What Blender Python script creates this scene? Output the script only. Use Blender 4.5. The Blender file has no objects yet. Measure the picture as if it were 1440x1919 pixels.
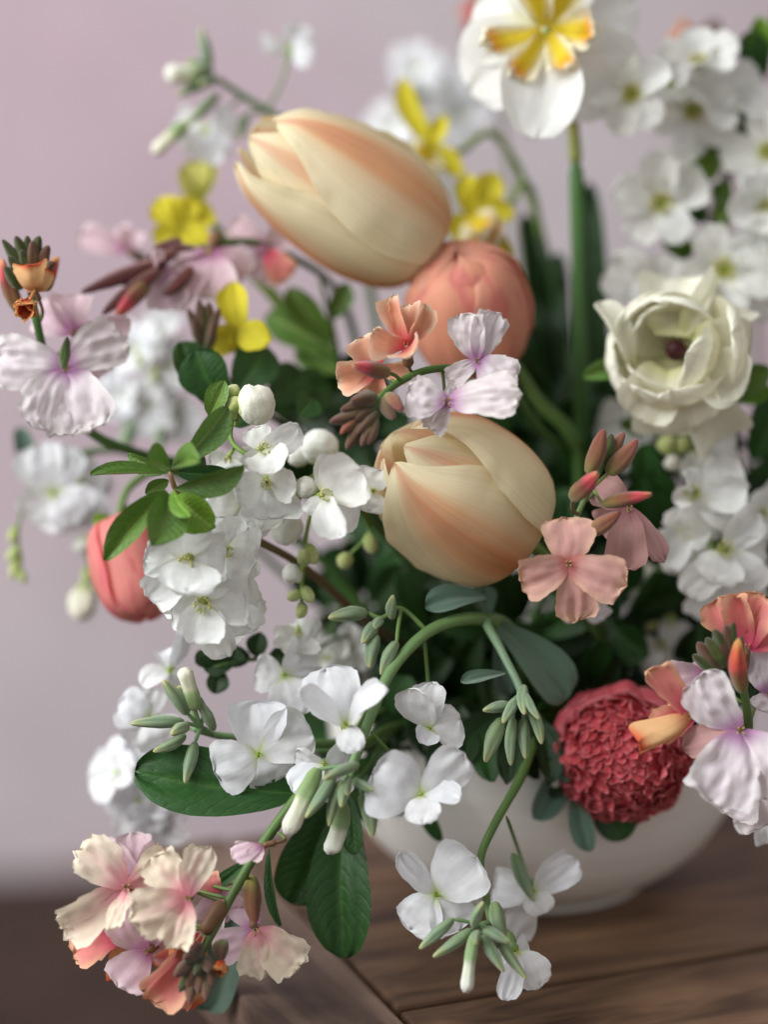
import bpy, math, random
import numpy as np
from mathutils import Vector, Matrix, noise

sc = bpy.context.scene
COL = sc.collection
rnd = random.Random(7)

# ------------------------------------------------------------------ camera
PITCH = math.radians(12.0)
TANV = 0.2235                       # tan of half the vertical field of view
FOCUS = 0.75
CAM = Vector((-0.0597, -0.845, 0.324))
IW, IH = 1440.0, 1919.0
RT = Vector((1, 0, 0))
FW = Vector((0, math.cos(PITCH), -math.sin(PITCH)))
UP = Vector((0, math.sin(PITCH), math.cos(PITCH)))
cam_data = bpy.data.cameras.new('camera')
cam = bpy.data.objects.new('camera', cam_data)
COL.objects.link(cam)
cam.location = CAM
cam.rotation_euler = (math.radians(90) - PITCH, 0, 0)
cam_data.sensor_fit = 'VERTICAL'
cam_data.sensor_height = 24.0
cam_data.sensor_width = 18.0
cam_data.lens = 12.0 / TANV
cam_data.clip_start = 0.02
cam_data.clip_end = 50
cam_data.dof.use_dof = True
cam_data.dof.focus_distance = FOCUS + 0.008
cam_data.dof.aperture_fstop = 1.6
sc.camera = cam

# ------------------------------------------------------------------ world, lamps, exposure
world = bpy.data.worlds.new('World')
sc.world = world
world.use_nodes = True
bg = world.node_tree.nodes['Background']
bg.inputs[0].default_value = (0.93, 0.91, 0.91, 1)
bg.inputs[1].default_value = 0.56
sc.view_settings.view_transform = 'Standard'
sc.view_settings.look = 'None'
sc.view_settings.exposure = 0.0
sc.view_settings.gamma = 1.0

def area(name, loc, target, size, energy, color):
    d = bpy.data.lights.new(name, 'AREA')
    d.shape = 'RECTANGLE'
    d.size, d.size_y = size
    d.energy = energy
    d.color = color
    o = bpy.data.objects.new(name, d)
    COL.objects.link(o)
    o.location = loc
    o.rotation_euler = (Vector(target) - Vector(loc)).to_track_quat('-Z', 'Y').to_euler()
    return o

area('window_light', (-1.15, -0.48, 0.98), (0.02, 0.0, 0.16), (1.2, 1.3), 40.0, (0.95, 0.98, 1.0))
sc.cycles.use_denoising = True
sc.cycles.max_bounces = 8
sc.cycles.transmission_bounces = 6

# ------------------------------------------------------------------ photo pixel + distance -> place
BACK = [0.0]                         # extra distance of the thing being built
def P(px, py, d=0.0):
    t = FOCUS + d + BACK[0]
    s = 2 * TANV * t / IH
    return CAM + FW * t + RT * ((px - IW / 2) * s) - UP * ((py - IH / 2) * s)

def PXM(d=0.0):
    return 2 * TANV * (FOCUS + d) / IH

def G(px, py, z=0.0):
    r = FW + RT * ((px - IW / 2) * 2 * TANV / IH) - UP * ((py - IH / 2) * 2 * TANV / IH)
    return CAM + r * ((z - CAM.z) / r.z)

def V(p):
    return p if isinstance(p, Vector) else P(*p)

def D(r, u, t):
    return (RT * r + UP * u - FW * t).normalized()

def lin(h):
    h = h.lstrip('#')
    out = []
    for i in (0, 2, 4):
        c = int(h[i:i + 2], 16) / 255
        out.append(c / 12.92 if c <= 0.04045 else ((c + 0.055) / 1.055) ** 2.4)
    return np.array(out)

def ss(a, b, x):
    t = np.clip((x - a) / (b - a), 0, 1)
    return t * t * (3 - 2 * t)

def mixc(a, b, t):
    t = np.asarray(t)[..., None]
    return a * (1 - t) + b * t

# ------------------------------------------------------------------ materials
def nd(nt, kind, **kw):
    n = nt.nodes.new(kind)
    for k, v in kw.items():
        setattr(n, k, v)
    return n

def plant_material(name, rough, transl, bump, streak, spec=0.3, sheen=0.0, contrast=(0.86, 1.06), veins=False, tint=(0.99, 0.97, 0.93, 1)):
    m = bpy.data.materials.new(name)
    m.use_nodes = True
    nt = m.node_tree
    b = nt.nodes['Principled BSDF']
    at = nd(nt, 'ShaderNodeAttribute', attribute_name='Col')
    uv = nd(nt, 'ShaderNodeUVMap', uv_map='UVMap')
    mp = nd(nt, 'ShaderNodeMapping')
    mp.inputs['Scale'].default_value = streak
    oi = nd(nt, 'ShaderNodeObjectInfo')
    ad = nd(nt, 'ShaderNodeVectorMath', operation='ADD')
    nt.links.new(uv.outputs[0], ad.inputs[0])
    nt.links.new(oi.outputs['Random'], ad.inputs[1])
    nt.links.new(ad.outputs[0], mp.inputs[0])
    nz = nd(nt, 'ShaderNodeTexNoise')
    nz.inputs['Scale'].default_value = 1.0
    nz.inputs['Detail'].default_value = 3.0
    nt.links.new(mp.outputs[0], nz.inputs['Vector'])
    nb = nd(nt, 'ShaderNodeTexNoise')
    nb.inputs['Scale'].default_value = 3.0
    nt.links.new(ad.outputs[0], nb.inputs['Vector'])
    mr = nd(nt, 'ShaderNodeMapRange')
    mr.inputs[1].default_value, mr.inputs[2].default_value = 0.3, 0.7
    mr.inputs[3].default_value, mr.inputs[4].default_value = contrast
    nt.links.new(nz.outputs[0], mr.inputs[0])
    mr2 = nd(nt, 'ShaderNodeMapRange')
    mr2.inputs[1].default_value, mr2.inputs[2].default_value = 0.3, 0.7
    mr2.inputs[3].default_value, mr2.inputs[4].default_value = 0.90, 1.05
    nt.links.new(nb.outputs[0], mr2.inputs[0])
    mu = nd(nt, 'ShaderNodeMath', operation='MULTIPLY')
    nt.links.new(mr.outputs[0], mu.inputs[0])
    nt.links.new(mr2.outputs[0], mu.inputs[1])
    sm = nd(nt, 'ShaderNodeVectorMath', operation='SCALE')
    nt.links.new(at.outputs['Color'], sm.inputs[0])
    nt.links.new(mu.outputs[0], sm.inputs['Scale'])
    mrt = nd(nt, 'ShaderNodeMapRange')
    mrt.inputs[3].default_value, mrt.inputs[4].default_value = -0.1, 0.9
    nt.links.new(oi.outputs['Random'], mrt.inputs[0])
    tm = nd(nt, 'ShaderNodeMix', data_type='RGBA', blend_type='MULTIPLY')
    tm.inputs[7].default_value = tint
    nt.links.new(mrt.outputs[0], tm.inputs[0])
    nt.links.new(sm.outputs[0], tm.inputs[6])
    col_out = tm.outputs[2]
    if veins:
        sx = nd(nt, 'ShaderNodeSeparateXYZ')
        nt.links.new(uv.outputs[0], sx.inputs[0])
        def mth(op, a, b_=None):
            n = nd(nt, 'ShaderNodeMath', operation=op)
            for k_, q in enumerate((a, b_)):
                if q is None:
                    continue
                if isinstance(q, (int, float)):
                    n.inputs[k_].default_value = q
                else:
                    nt.links.new(q, n.inputs[k_])
            return n.outputs[0]
        off = mth('ABSOLUTE', mth('SUBTRACT', sx.outputs[0], 0.5))
        wv = mth('SUBTRACT', sx.outputs[1], mth('MULTIPLY', off, 0.55))
        wv = mth('ADD', wv, mth('MULTIPLY', nb.outputs[0], 0.22))
        line = mth('POWER', mth('ABSOLUTE', mth('COSINE', mth('MULTIPLY', wv, 30.0))), 14.0)
        midr = mth('POWER', mth('SUBTRACT', 1.0, mth('MINIMUM', mth('MULTIPLY', off, 14.0), 1.0)), 1.5)
        vv_ = mth('MINIMUM', mth('ADD', mth('MULTIPLY', line, 0.45), midr), 1.0)
        vm = nd(nt, 'ShaderNodeMix', data_type='RGBA', blend_type='MIX')
        vs = nd(nt, 'ShaderNodeVectorMath', operation='MULTIPLY')
        vs.inputs[1].default_value = (1.75, 1.5, 1.5)
        nt.links.new(col_out, vs.inputs[0])
        nt.links.new(mth('MULTIPLY', vv_, 0.36), vm.inputs[0])
        nt.links.new(col_out, vm.inputs[6])
        nt.links.new(vs.outputs[0], vm.inputs[7])
        col_out = vm.outputs[2]
    nt.links.new(col_out, b.inputs['Base Color'])
    b.inputs['Roughness'].default_value = rough
    b.inputs['Specular IOR Level'].default_value = spec
    b.inputs['Sheen Weight'].default_value = sheen
    bp = nd(nt, 'ShaderNodeBump')
    bp.inputs['Strength'].default_value = bump
    bp.inputs['Distance'].default_value = 0.0006
    if veins:
        hm = nd(nt, 'ShaderNodeMath', operation='SUBTRACT')
        nt.links.new(nz.outputs[0], hm.inputs[0])
        nt.links.new(vv_, hm.inputs[1])
        nt.links.new(hm.outputs[0], bp.inputs['Height'])
    else:
        nt.links.new(nz.outputs[0], bp.inputs['Height'])
    nt.links.new(bp.outputs[0], b.inputs['Normal'])
    if transl:
        tr = nd(nt, 'ShaderNodeBsdfTranslucent')
        nt.links.new(col_out, tr.inputs[0])
        mx = nd(nt, 'ShaderNodeMixShader')
        mx.inputs[0].default_value = transl
        nt.links.new(b.outputs[0], mx.inputs[1])
        nt.links.new(tr.outputs[0], mx.inputs[2])
        nt.links.new(mx.outputs[0], nt.nodes['Material Output'].inputs[0])
    return m

M_PETAL = plant_material('petal', 0.7, 0.30, 0.16, (18, 1.6, 1), 0.12, 0.08, (0.95, 1.03))
M_THICK = plant_material('tulip_petal', 0.5, 0.36, 0.16, (70, 1.4, 1), 0.3, 0.0, (0.92, 1.03), False, (1.0, 0.985, 0.96, 1))
M_LEAF = plant_material('leaf', 0.46, 0.14, 0.45, (10, 16, 1), 0.4, 0.0, (0.84, 1.08), True, (1.0, 0.92, 0.70, 1))
M_FELT = plant_material('felted_leaf', 0.8, 0.08, 0.5, (60, 60, 1), 0.15, 0.4, (0.84, 1.08), False, (1.0, 0.95, 0.82, 1))
M_STEM = plant_material('stem', 0.50, 0.0, 0.30, (12, 30, 1), 0.3)

def wall_material():
    m = bpy.data.materials.new('lilac_plaster')
    m.use_nodes = True
    nt = m.node_tree
    b = nt.nodes['Principled BSDF']
    tc = nd(nt, 'ShaderNodeTexCoord')
    n1 = nd(nt, 'ShaderNodeTexNoise')
    n1.inputs['Scale'].default_value = 1.7
    n1.inputs['Detail'].default_value = 3
    nt.links.new(tc.outputs['Object'], n1.inputs['Vector'])
    cr = nd(nt, 'ShaderNodeValToRGB')
    cr.color_ramp.elements[0].position = 0.36
    cr.color_ramp.elements[0].color = (*lin('#e0d6d9'), 1)
    cr.color_ramp.elements[1].position = 0.66
    cr.color_ramp.elements[1].color = (*lin('#dcc2cc'), 1)
    nt.links.new(n1.outputs[0], cr.inputs[0])
    n2 = nd(nt, 'ShaderNodeTexNoise')
    n2.inputs['Scale'].default_value = 14
    n2.inputs['Detail'].default_value = 6
    nt.links.new(tc.outputs['Object'], n2.inputs['Vector'])
    mx = nd(nt, 'ShaderNodeMix', data_type='RGBA', blend_type='MULTIPLY')
    mx.inputs[0].default_value = 0.25
    nt.links.new(cr.outputs[0], mx.inputs[6])
    nt.links.new(n2.outputs[0], mx.inputs[7])
    nt.links.new(mx.outputs[2], b.inputs['Base Color'])
    b.inputs['Roughness'].default_value = 0.9
    bp = nd(nt, 'ShaderNodeBump')
    bp.inputs['Strength'].default_value = 0.3
    bp.inputs['Distance'].default_value = 0.01
    nt.links.new(n2.outputs[0], bp.inputs['Height'])
    nt.links.new(bp.outputs[0], b.inputs['Normal'])
    return m

def wood_material(name, dark, light, rough=0.55):
    m = bpy.data.materials.new(name)
    m.use_nodes = True
    nt = m.node_tree
    b = nt.nodes['Principled BSDF']
    tc = nd(nt, 'ShaderNodeTexCoord')
    oi = nd(nt, 'ShaderNodeObjectInfo')
    mu = nd(nt, 'ShaderNodeMath', operation='MULTIPLY')
    mu.inputs[1].default_value = 37.0
    nt.links.new(oi.outputs['Random'], mu.inputs[0])
    ad = nd(nt, 'ShaderNodeVectorMath', operation='ADD')
    nt.links.new(tc.outputs['Object'], ad.inputs[0])
    nt.links.new(mu.outputs[0], ad.inputs[1])
    mp = nd(nt, 'ShaderNodeMapping')
    mp.inputs['Scale'].default_value = (9, 48, 30)
    nt.links.new(ad.outputs[0], mp.inputs[0])
    n1 = nd(nt, 'ShaderNodeTexNoise')
    n1.inputs['Scale'].default_value = 1.0
    n1.inputs['Detail'].default_value = 8
    n1.inputs['Distortion'].default_value = 1.2
    nt.links.new(mp.outputs[0], n1.inputs['Vector'])
    n2 = nd(nt, 'ShaderNodeTexNoise')
    n2.inputs['Scale'].default_value = 14
    n2.inputs['Detail'].default_value = 4
    nt.links.new(ad.outputs[0], n2.inputs['Vector'])
    cr = nd(nt, 'ShaderNodeValToRGB')
    cr.color_ramp.elements[0].position = 0.30
    cr.color_ramp.elements[0].color = (*dark, 1)
    cr.color_ramp.elements[1].position = 0.72
    cr.color_ramp.elements[1].color = (*light, 1)
    nt.links.new(n1.outputs[0], cr.inputs[0])
    cr2 = nd(nt, 'ShaderNodeValToRGB')
    cr2.color_ramp.elements[0].position = 0.30
    cr2.color_ramp.elements[0].color = (0.38, 0.32, 0.29, 1)
    cr2.color_ramp.elements[1].position = 0.62
    cr2.color_ramp.elements[1].color = (1, 1, 1, 1)
    nt.links.new(n2.outputs[0], cr2.inputs[0])
    mx = nd(nt, 'ShaderNodeMix', data_type='RGBA', blend_type='MULTIPLY')
    mx.inputs[0].default_value = 0.8
    nt.links.new(cr.outputs[0], mx.inputs[6])
    nt.links.new(cr2.outputs[0], mx.inputs[7])
    nt.links.new(mx.outputs[2], b.inputs['Base Color'])
    b.inputs['Roughness'].default_value = rough
    b.inputs['Specular IOR Level'].default_value = 0.3
    bp = nd(nt, 'ShaderNodeBump')
    bp.inputs['Strength'].default_value = 0.4
    bp.inputs['Distance'].default_value = 0.002
    nt.links.new(n1.outputs[0], bp.inputs['Height'])
    nt.links.new(bp.outputs[0], b.inputs['Normal'])
    return m

M_WALL = wall_material()
M_BOARD = wood_material('stained_board', lin('#3a291f'), lin('#8a6a50'))
M_END = wood_material('greyed_board', lin('#40302a'), lin('#8a7262'))
M_FLOOR = wood_material('dark_floor', lin('#2e1e15'), lin('#523a2b'))

def glaze_material():
    m = bpy.data.materials.new('cream_glaze')
    m.use_nodes = True
    nt = m.node_tree
    b = nt.nodes['Principled BSDF']
    tc = nd(nt, 'ShaderNodeTexCoord')
    mp = nd(nt, 'ShaderNodeMapping')
    mp.inputs['Scale'].default_value = (6, 6, 140)
    nt.links.new(tc.outputs['Object'], mp.inputs[0])
    n1 = nd(nt, 'ShaderNodeTexNoise')
    n1.inputs['Detail'].default_value = 4
    n1.inputs['Scale'].default_value = 1
    nt.links.new(mp.outputs[0], n1.inputs['Vector'])
    cr = nd(nt, 'ShaderNodeValToRGB')
    cr.color_ramp.elements[0].position = 0.3
    cr.color_ramp.elements[0].color = (*lin('#e6e2da'), 1)
    cr.color_ramp.elements[1].position = 0.7
    cr.color_ramp.elements[1].color = (*lin('#f1eee7'), 1)
    nt.links.new(n1.outputs[0], cr.inputs[0])
    nt.links.new(cr.outputs[0], b.inputs['Base Color'])
    b.inputs['Roughness'].default_value = 0.5
    bp = nd(nt, 'ShaderNodeBump')
    bp.inputs['Strength'].default_value = 0.15
    bp.inputs['Distance'].default_value = 0.001
    nt.links.new(n1.outputs[0], bp.inputs['Height'])
    nt.links.new(bp.outputs[0], b.inputs['Normal'])
    return m
M_GLAZE = glaze_material()

# ------------------------------------------------------------------ meshes
class MB:
    def __init__(s):
        s.v, s.f, s.c, s.uv = [], [], [], []
    def grid(s, pts, cols, uvs, wrap=False):
        """pts: (rows, cols, 3)"""
        R, C = pts.shape[:2]
        o = len(s.v)
        s.v.extend(map(tuple, pts.reshape(-1, 3)))
        s.c.extend(map(tuple, np.broadcast_to(cols, pts.shape).reshape(-1, 3)))
        s.uv.extend(map(tuple, uvs.reshape(-1, 2)))
        for i in range(R - 1):
            for j in range(C if wrap else C - 1):
                k = (j + 1) % C
                s.f.append((o + i * C + j, o + i * C + k, o + (i + 1) * C + k, o + (i + 1) * C + j))
    def build(s, name, mat, smooth=True):
        me = bpy.data.meshes.new(name)
        me.from_pydata(s.v, [], s.f)
        ca = me.color_attributes.new('Col', 'FLOAT_COLOR', 'POINT')
        arr = np.ones((len(s.v), 4), dtype=np.float32)
        arr[:, :3] = np.array(s.c)
        ca.data.foreach_set('color', arr.ravel())
        ul = me.uv_layers.new(name='UVMap')
        li = np.empty(len(me.loops), dtype=np.int32)
        me.loops.foreach_get('vertex_index', li)
        ul.data.foreach_set('uv', np.array(s.uv, dtype=np.float32)[li].ravel())
        if smooth:
            me.polygons.foreach_set('use_smooth', np.ones(len(me.polygons), dtype=bool))
        me.materials.append(mat)
        me.update()
        return me

def nz(x, y, z):
    return noise.noise(Vector((x, y, z)))

def catmull(pts, n):
    out = []
    m = len(pts)
    for i in range(m - 1):
        p0 = pts[max(i - 1, 0)]; p1 = pts[i]; p2 = pts[i + 1]; p3 = pts[min(i + 2, m - 1)]
        for k in range(n):
            t = k / n
            out.append(0.5 * ((2 * p1) + (p2 - p0) * t + (2 * p0 - 5 * p1 + 4 * p2 - p3) * t * t
                              + (3 * p1 - p0 - 3 * p2 + p3) * t ** 3))
    out.append(pts[-1])
    return out

def tube(mb, pts, r0, r1, c0, c1, seg=8, n=6, bump=0.08, cap=True):
    """tube through world points"""
    pts = [Vector(p) for p in pts]
    path = catmull(pts, n) if len(pts) > 2 else [pts[0].lerp(pts[1], i / 4) for i in range(5)]
    L = len(path)
    prev = None
    rows, cols, uvs = [], [], []
    length = 0
    for i, p in enumerate(path):
        tan = (path[min(i + 1, L - 1)] - path[max(i - 1, 0)]).normalized()
        if prev is None:
            a = tan.orthogonal().normalized()
        else:
            a = (prev - tan * prev.dot(tan)).normalized()
        prev = a
        b = tan.cross(a)
        t = i / (L - 1)
        if i:
            length += (p - path[i - 1]).length
        r = r0 + (r1 - r0) * t
        r *= 1 + bump * nz(p.x * 90, p.y * 90, p.z * 90)
        if cap and (i == 0 or i == L - 1):
            r *= 0.45
        row, uv = [], []
        for j in range(seg):
            an = 2 * math.pi * j / seg
            row.append(p + (a * math.cos(an) + b * math.sin(an)) * r)
            uv.append((j / seg, length * 8))
        rows.append([tuple(q) for q in row])
        cols.append([tuple(c0 * (1 - t) + c1 * t)] * seg)
        uvs.append(uv)
    mb.grid(np.array(rows), np.array(cols), np.array(uvs), wrap=True)
    # end caps
    o = len(mb.v) - L * seg
    mb.f.append(tuple(range(o + seg - 1, o - 1, -1)))
    mb.f.append(tuple(range(o + (L - 1) * seg, o + L * seg)))

def blob(mb, c, r, col, squash=(1, 1, 1), seg=8, rings=5, M=None):
    rows, uvs = [], []
    for i in range(rings + 1):
        th = math.pi * i / rings
        row = []
        for j in range(seg):
            ph = 2 * math.pi * j / seg
            q = Vector((math.sin(th) * math.cos(ph) * squash[0], math.sin(th) * math.sin(ph) * squash[1], math.cos(th) * squash[2])) * r
            if M is not None:
                q = M @ q
            row.append(tuple(Vector(c) + q))
        rows.append(row)
        uvs.append([(j / seg, i / rings) for j in range(seg)])
    mb.grid(np.array(rows), np.array(col), np.array(uvs), wrap=True)

# ---- unit petal: base at origin, tip at (0,1,0), width 1, visible face +Z
def unit_petal(name, colfn, p1=0.9, p2=5.0, claw=0.12, bend=0.5, cup=0.15, ruf=0.03, crum=0.02,
               notch=0.0, edge=0.02, point=0.0, v0=0.0, vary=1.0, pleat=0.0, seed=0, nu=10, nv=12, mat=None, twist=0.0, ridge=0.0, fold=0.0):
    t = np.linspace(0, 1, nv + 1)
    v = 1 - (1 - t) ** 1.7
    u = np.linspace(-1, 1, nu + 1)
    rv = random.Random(seed * 77 + len(name))
    bend *= 1 + vary * rv.uniform(-.5, .7)
    cup *= 1 + vary * rv.uniform(-.9, .6)
    skew = vary * rv.uniform(-.10, .10)
    p2 *= 1 + .25 * vary * rv.uniform(-1, 1)
    vb = np.clip((v - v0) / (1 - v0), 0, 1)
    f = (vb ** p1) * np.sqrt(np.clip(1 - vb ** p2, 0, 1))
    if point:
        f = f * (1 - point * ss(0.55, 1.0, v) * v)
    f = f / f.max()
    f = claw * np.sqrt(np.clip(1 - v ** 8, 0, 1)) * (1 - f) + f
    f[-1] = 0.02
    th = bend * (0.5 - v)
    dv = np.diff(v, prepend=0)
    yc = np.cumsum(np.cos(th) * dv)
    zc = np.cumsum(np.sin(th) * dv)
    sl = math.atan2(zc[-1], yc[-1])
    L = math.hypot(zc[-1], yc[-1])
    yy = (yc * math.cos(sl) + zc * math.sin(sl)) / L
    zz = (-yc * math.sin(sl) + zc * math.cos(sl)) / L
    U, Vv = np.meshgrid(u, v)
    X = U * f[:, None] / 2
    Y = np.repeat(yy[:, None], nu + 1, 1)
    Z = np.repeat(zz[:, None], nu + 1, 1)
    Y = Y - notch * (1 - np.abs(U)) ** 1.5 * Vv ** 8
    X2 = 2 * X
    X = X + skew * np.sin(np.pi * Vv * .9)
    Z = Z + cup * (X2 ** 2 - 0.15) * np.clip(Vv * 3, 0, 1)
    Z = Z - ridge * np.exp(-(U / 0.12) ** 2) * np.sin(np.pi * np.clip(Vv, 0, 1))
    Z = Z + fold * np.abs(X2)
    ph = seed * 1.7
    Z = Z + ruf * np.sin(U * math.pi * 2.3 + ph) * Vv ** 2 + ruf * 0.7 * np.sin(U * math.pi * 4.1 + ph * 2.1) * Vv ** 4
    for i in range(nv + 1):
        for j in range(nu + 1):
            x, y = X[i, j], Y[i, j]
            w = min(1.0, Vv[i, j] * 2.5)
            Z[i, j] += w * crum * (nz(x * 4 + seed * 9, y * 3, seed) + 0.6 * nz(x * 10, y * 6 + seed * 5, seed + 3) + 0.35 * Vv[i, j] * nz(x * 19, y * 13 + seed * 5, seed + 7))
            Z[i, j] += pleat * ss(.05, .5, Vv[i, j]) * (nz(U[i, j] * 3.2 + seed * 5, Vv[i, j] * 1.3, seed) + .5 * nz(U[i, j] * 7 + seed, Vv[i, j] * 2, seed + 4))
            e = max(abs(U[i, j]) ** 6, ss(0.75, 1.0, Vv[i, j]))
            s_ = 1 + edge * e * (nz(x * 7 + 3, y * 7, seed * 3.1) + 0.7 * nz(x * 19, y * 19, seed * 5.3)) * 1.6
            X[i, j] *= s_
            Y[i, j] = Y[i, j] + (s_ - 1) * 0.5 * Vv[i, j]
    if twist:
        a = twist * Vv
        X, Z = X * np.cos(a) - Z * np.sin(a), X * np.sin(a) + Z * np.cos(a)
    pts = np.stack([X, Y, Z], -1)
    cols = colfn(U, Vv)
    uvs = np.stack([U * 0.5 + 0.5, Vv], -1)
    mb = MB()
    mb.grid(pts, cols, uvs)
    return mb.build(name, mat or M_PETAL)

_cache = {}
def variants(kind, n, fn):
    if kind not in _cache:
        _cache[kind] = [fn(i) for i in range(n)]
    return _cache[kind]

# ------------------------------------------------------------------ objects and parents
WM = {}
def empty(name, loc, label, cat, group=None):
    o = bpy.data.objects.new(name, None)
    o.empty_display_size = 0.01
    COL.objects.link(o)
    o.location = loc
    WM[o.name] = Matrix.Translation(loc)
    o['label'] = label
    o['category'] = cat
    if group:
        o['group'] = group
    return o

def add(name, mesh, parent, mw=None):
    o = bpy.data.objects.new(name, mesh)
    COL.objects.link(o)
    mw = mw if mw is not None else Matrix.Identity(4)
    WM[o.name] = mw
    if parent is not None:
        o.parent = parent
        o.matrix_basis = WM[parent.name].inverted() @ mw
    else:
        o.matrix_basis = mw
    return o

def add_world(name, mb, parent, mat, origin=None):
    """mesh given in world coordinates; its object sits at origin"""
    org = Vector(origin) if origin is not None else WM[parent.name].translation
    mb.v = [(a - org.x, b - org.y, c - org.z) for a, b, c in mb.v]
    return add(name, mb.build(name, mat), parent, Matrix.Translation(org))

def frame(B, T, wid, roll=0.0, hint=None, zs=None):
    y = T - B
    L = y.length
    y = y / L
    z = Vector(hint) if hint is not None else (CAM - (B + T) * 0.5).normalized()
    z = z - y * z.dot(y)
    if z.length < 0.05:
        z = UP - y * UP.dot(y)
    z.normalize()
    x = y.cross(z)
    if roll:
        q = Matrix.Rotation(math.radians(roll), 3, y)
        x, z = q @ x, q @ z
    zs = zs or (wid + L) * 0.5
    return Matrix(((x.x * wid, y.x * L, z.x * zs, B.x), (x.y * wid, y.y * L, z.y * zs, B.y),
                   (x.z * wid, y.z * L, z.z * zs, B.z), (0, 0, 0, 1)))

# ---- colours of petals
def flat(c, base=None, b0=0.0, b1=0.25, tip=None, t0=0.6, t1=1.0, edge=None, e0=0.6, vein=None, va=0.0, seed=0):
    c = lin(c)
    base = lin(base) if base else None
    tip = lin(tip) if tip else None
    edge = lin(edge) if edge else None
    vein = lin(vein) if vein else None
    def fn(U, Vv):
        r = np.broadcast_to(c, U.shape + (3,)).copy()
        if tip is not None:
            r = mixc(r, tip, ss(t0, t1, Vv))
        if edge is not None:
            r = mixc(r, edge, np.maximum(ss(e0, 1.0, np.abs(U)), ss(0.8, 1.0, Vv)))
        if vein is not None:
            r = mixc(r, vein, va * np.exp(-(U / 0.2) ** 2) * (1 - Vv))
        if base is not None:
            r = mixc(r, base, 1 - ss(b0, b1, Vv))
        return r
    return fn

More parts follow.
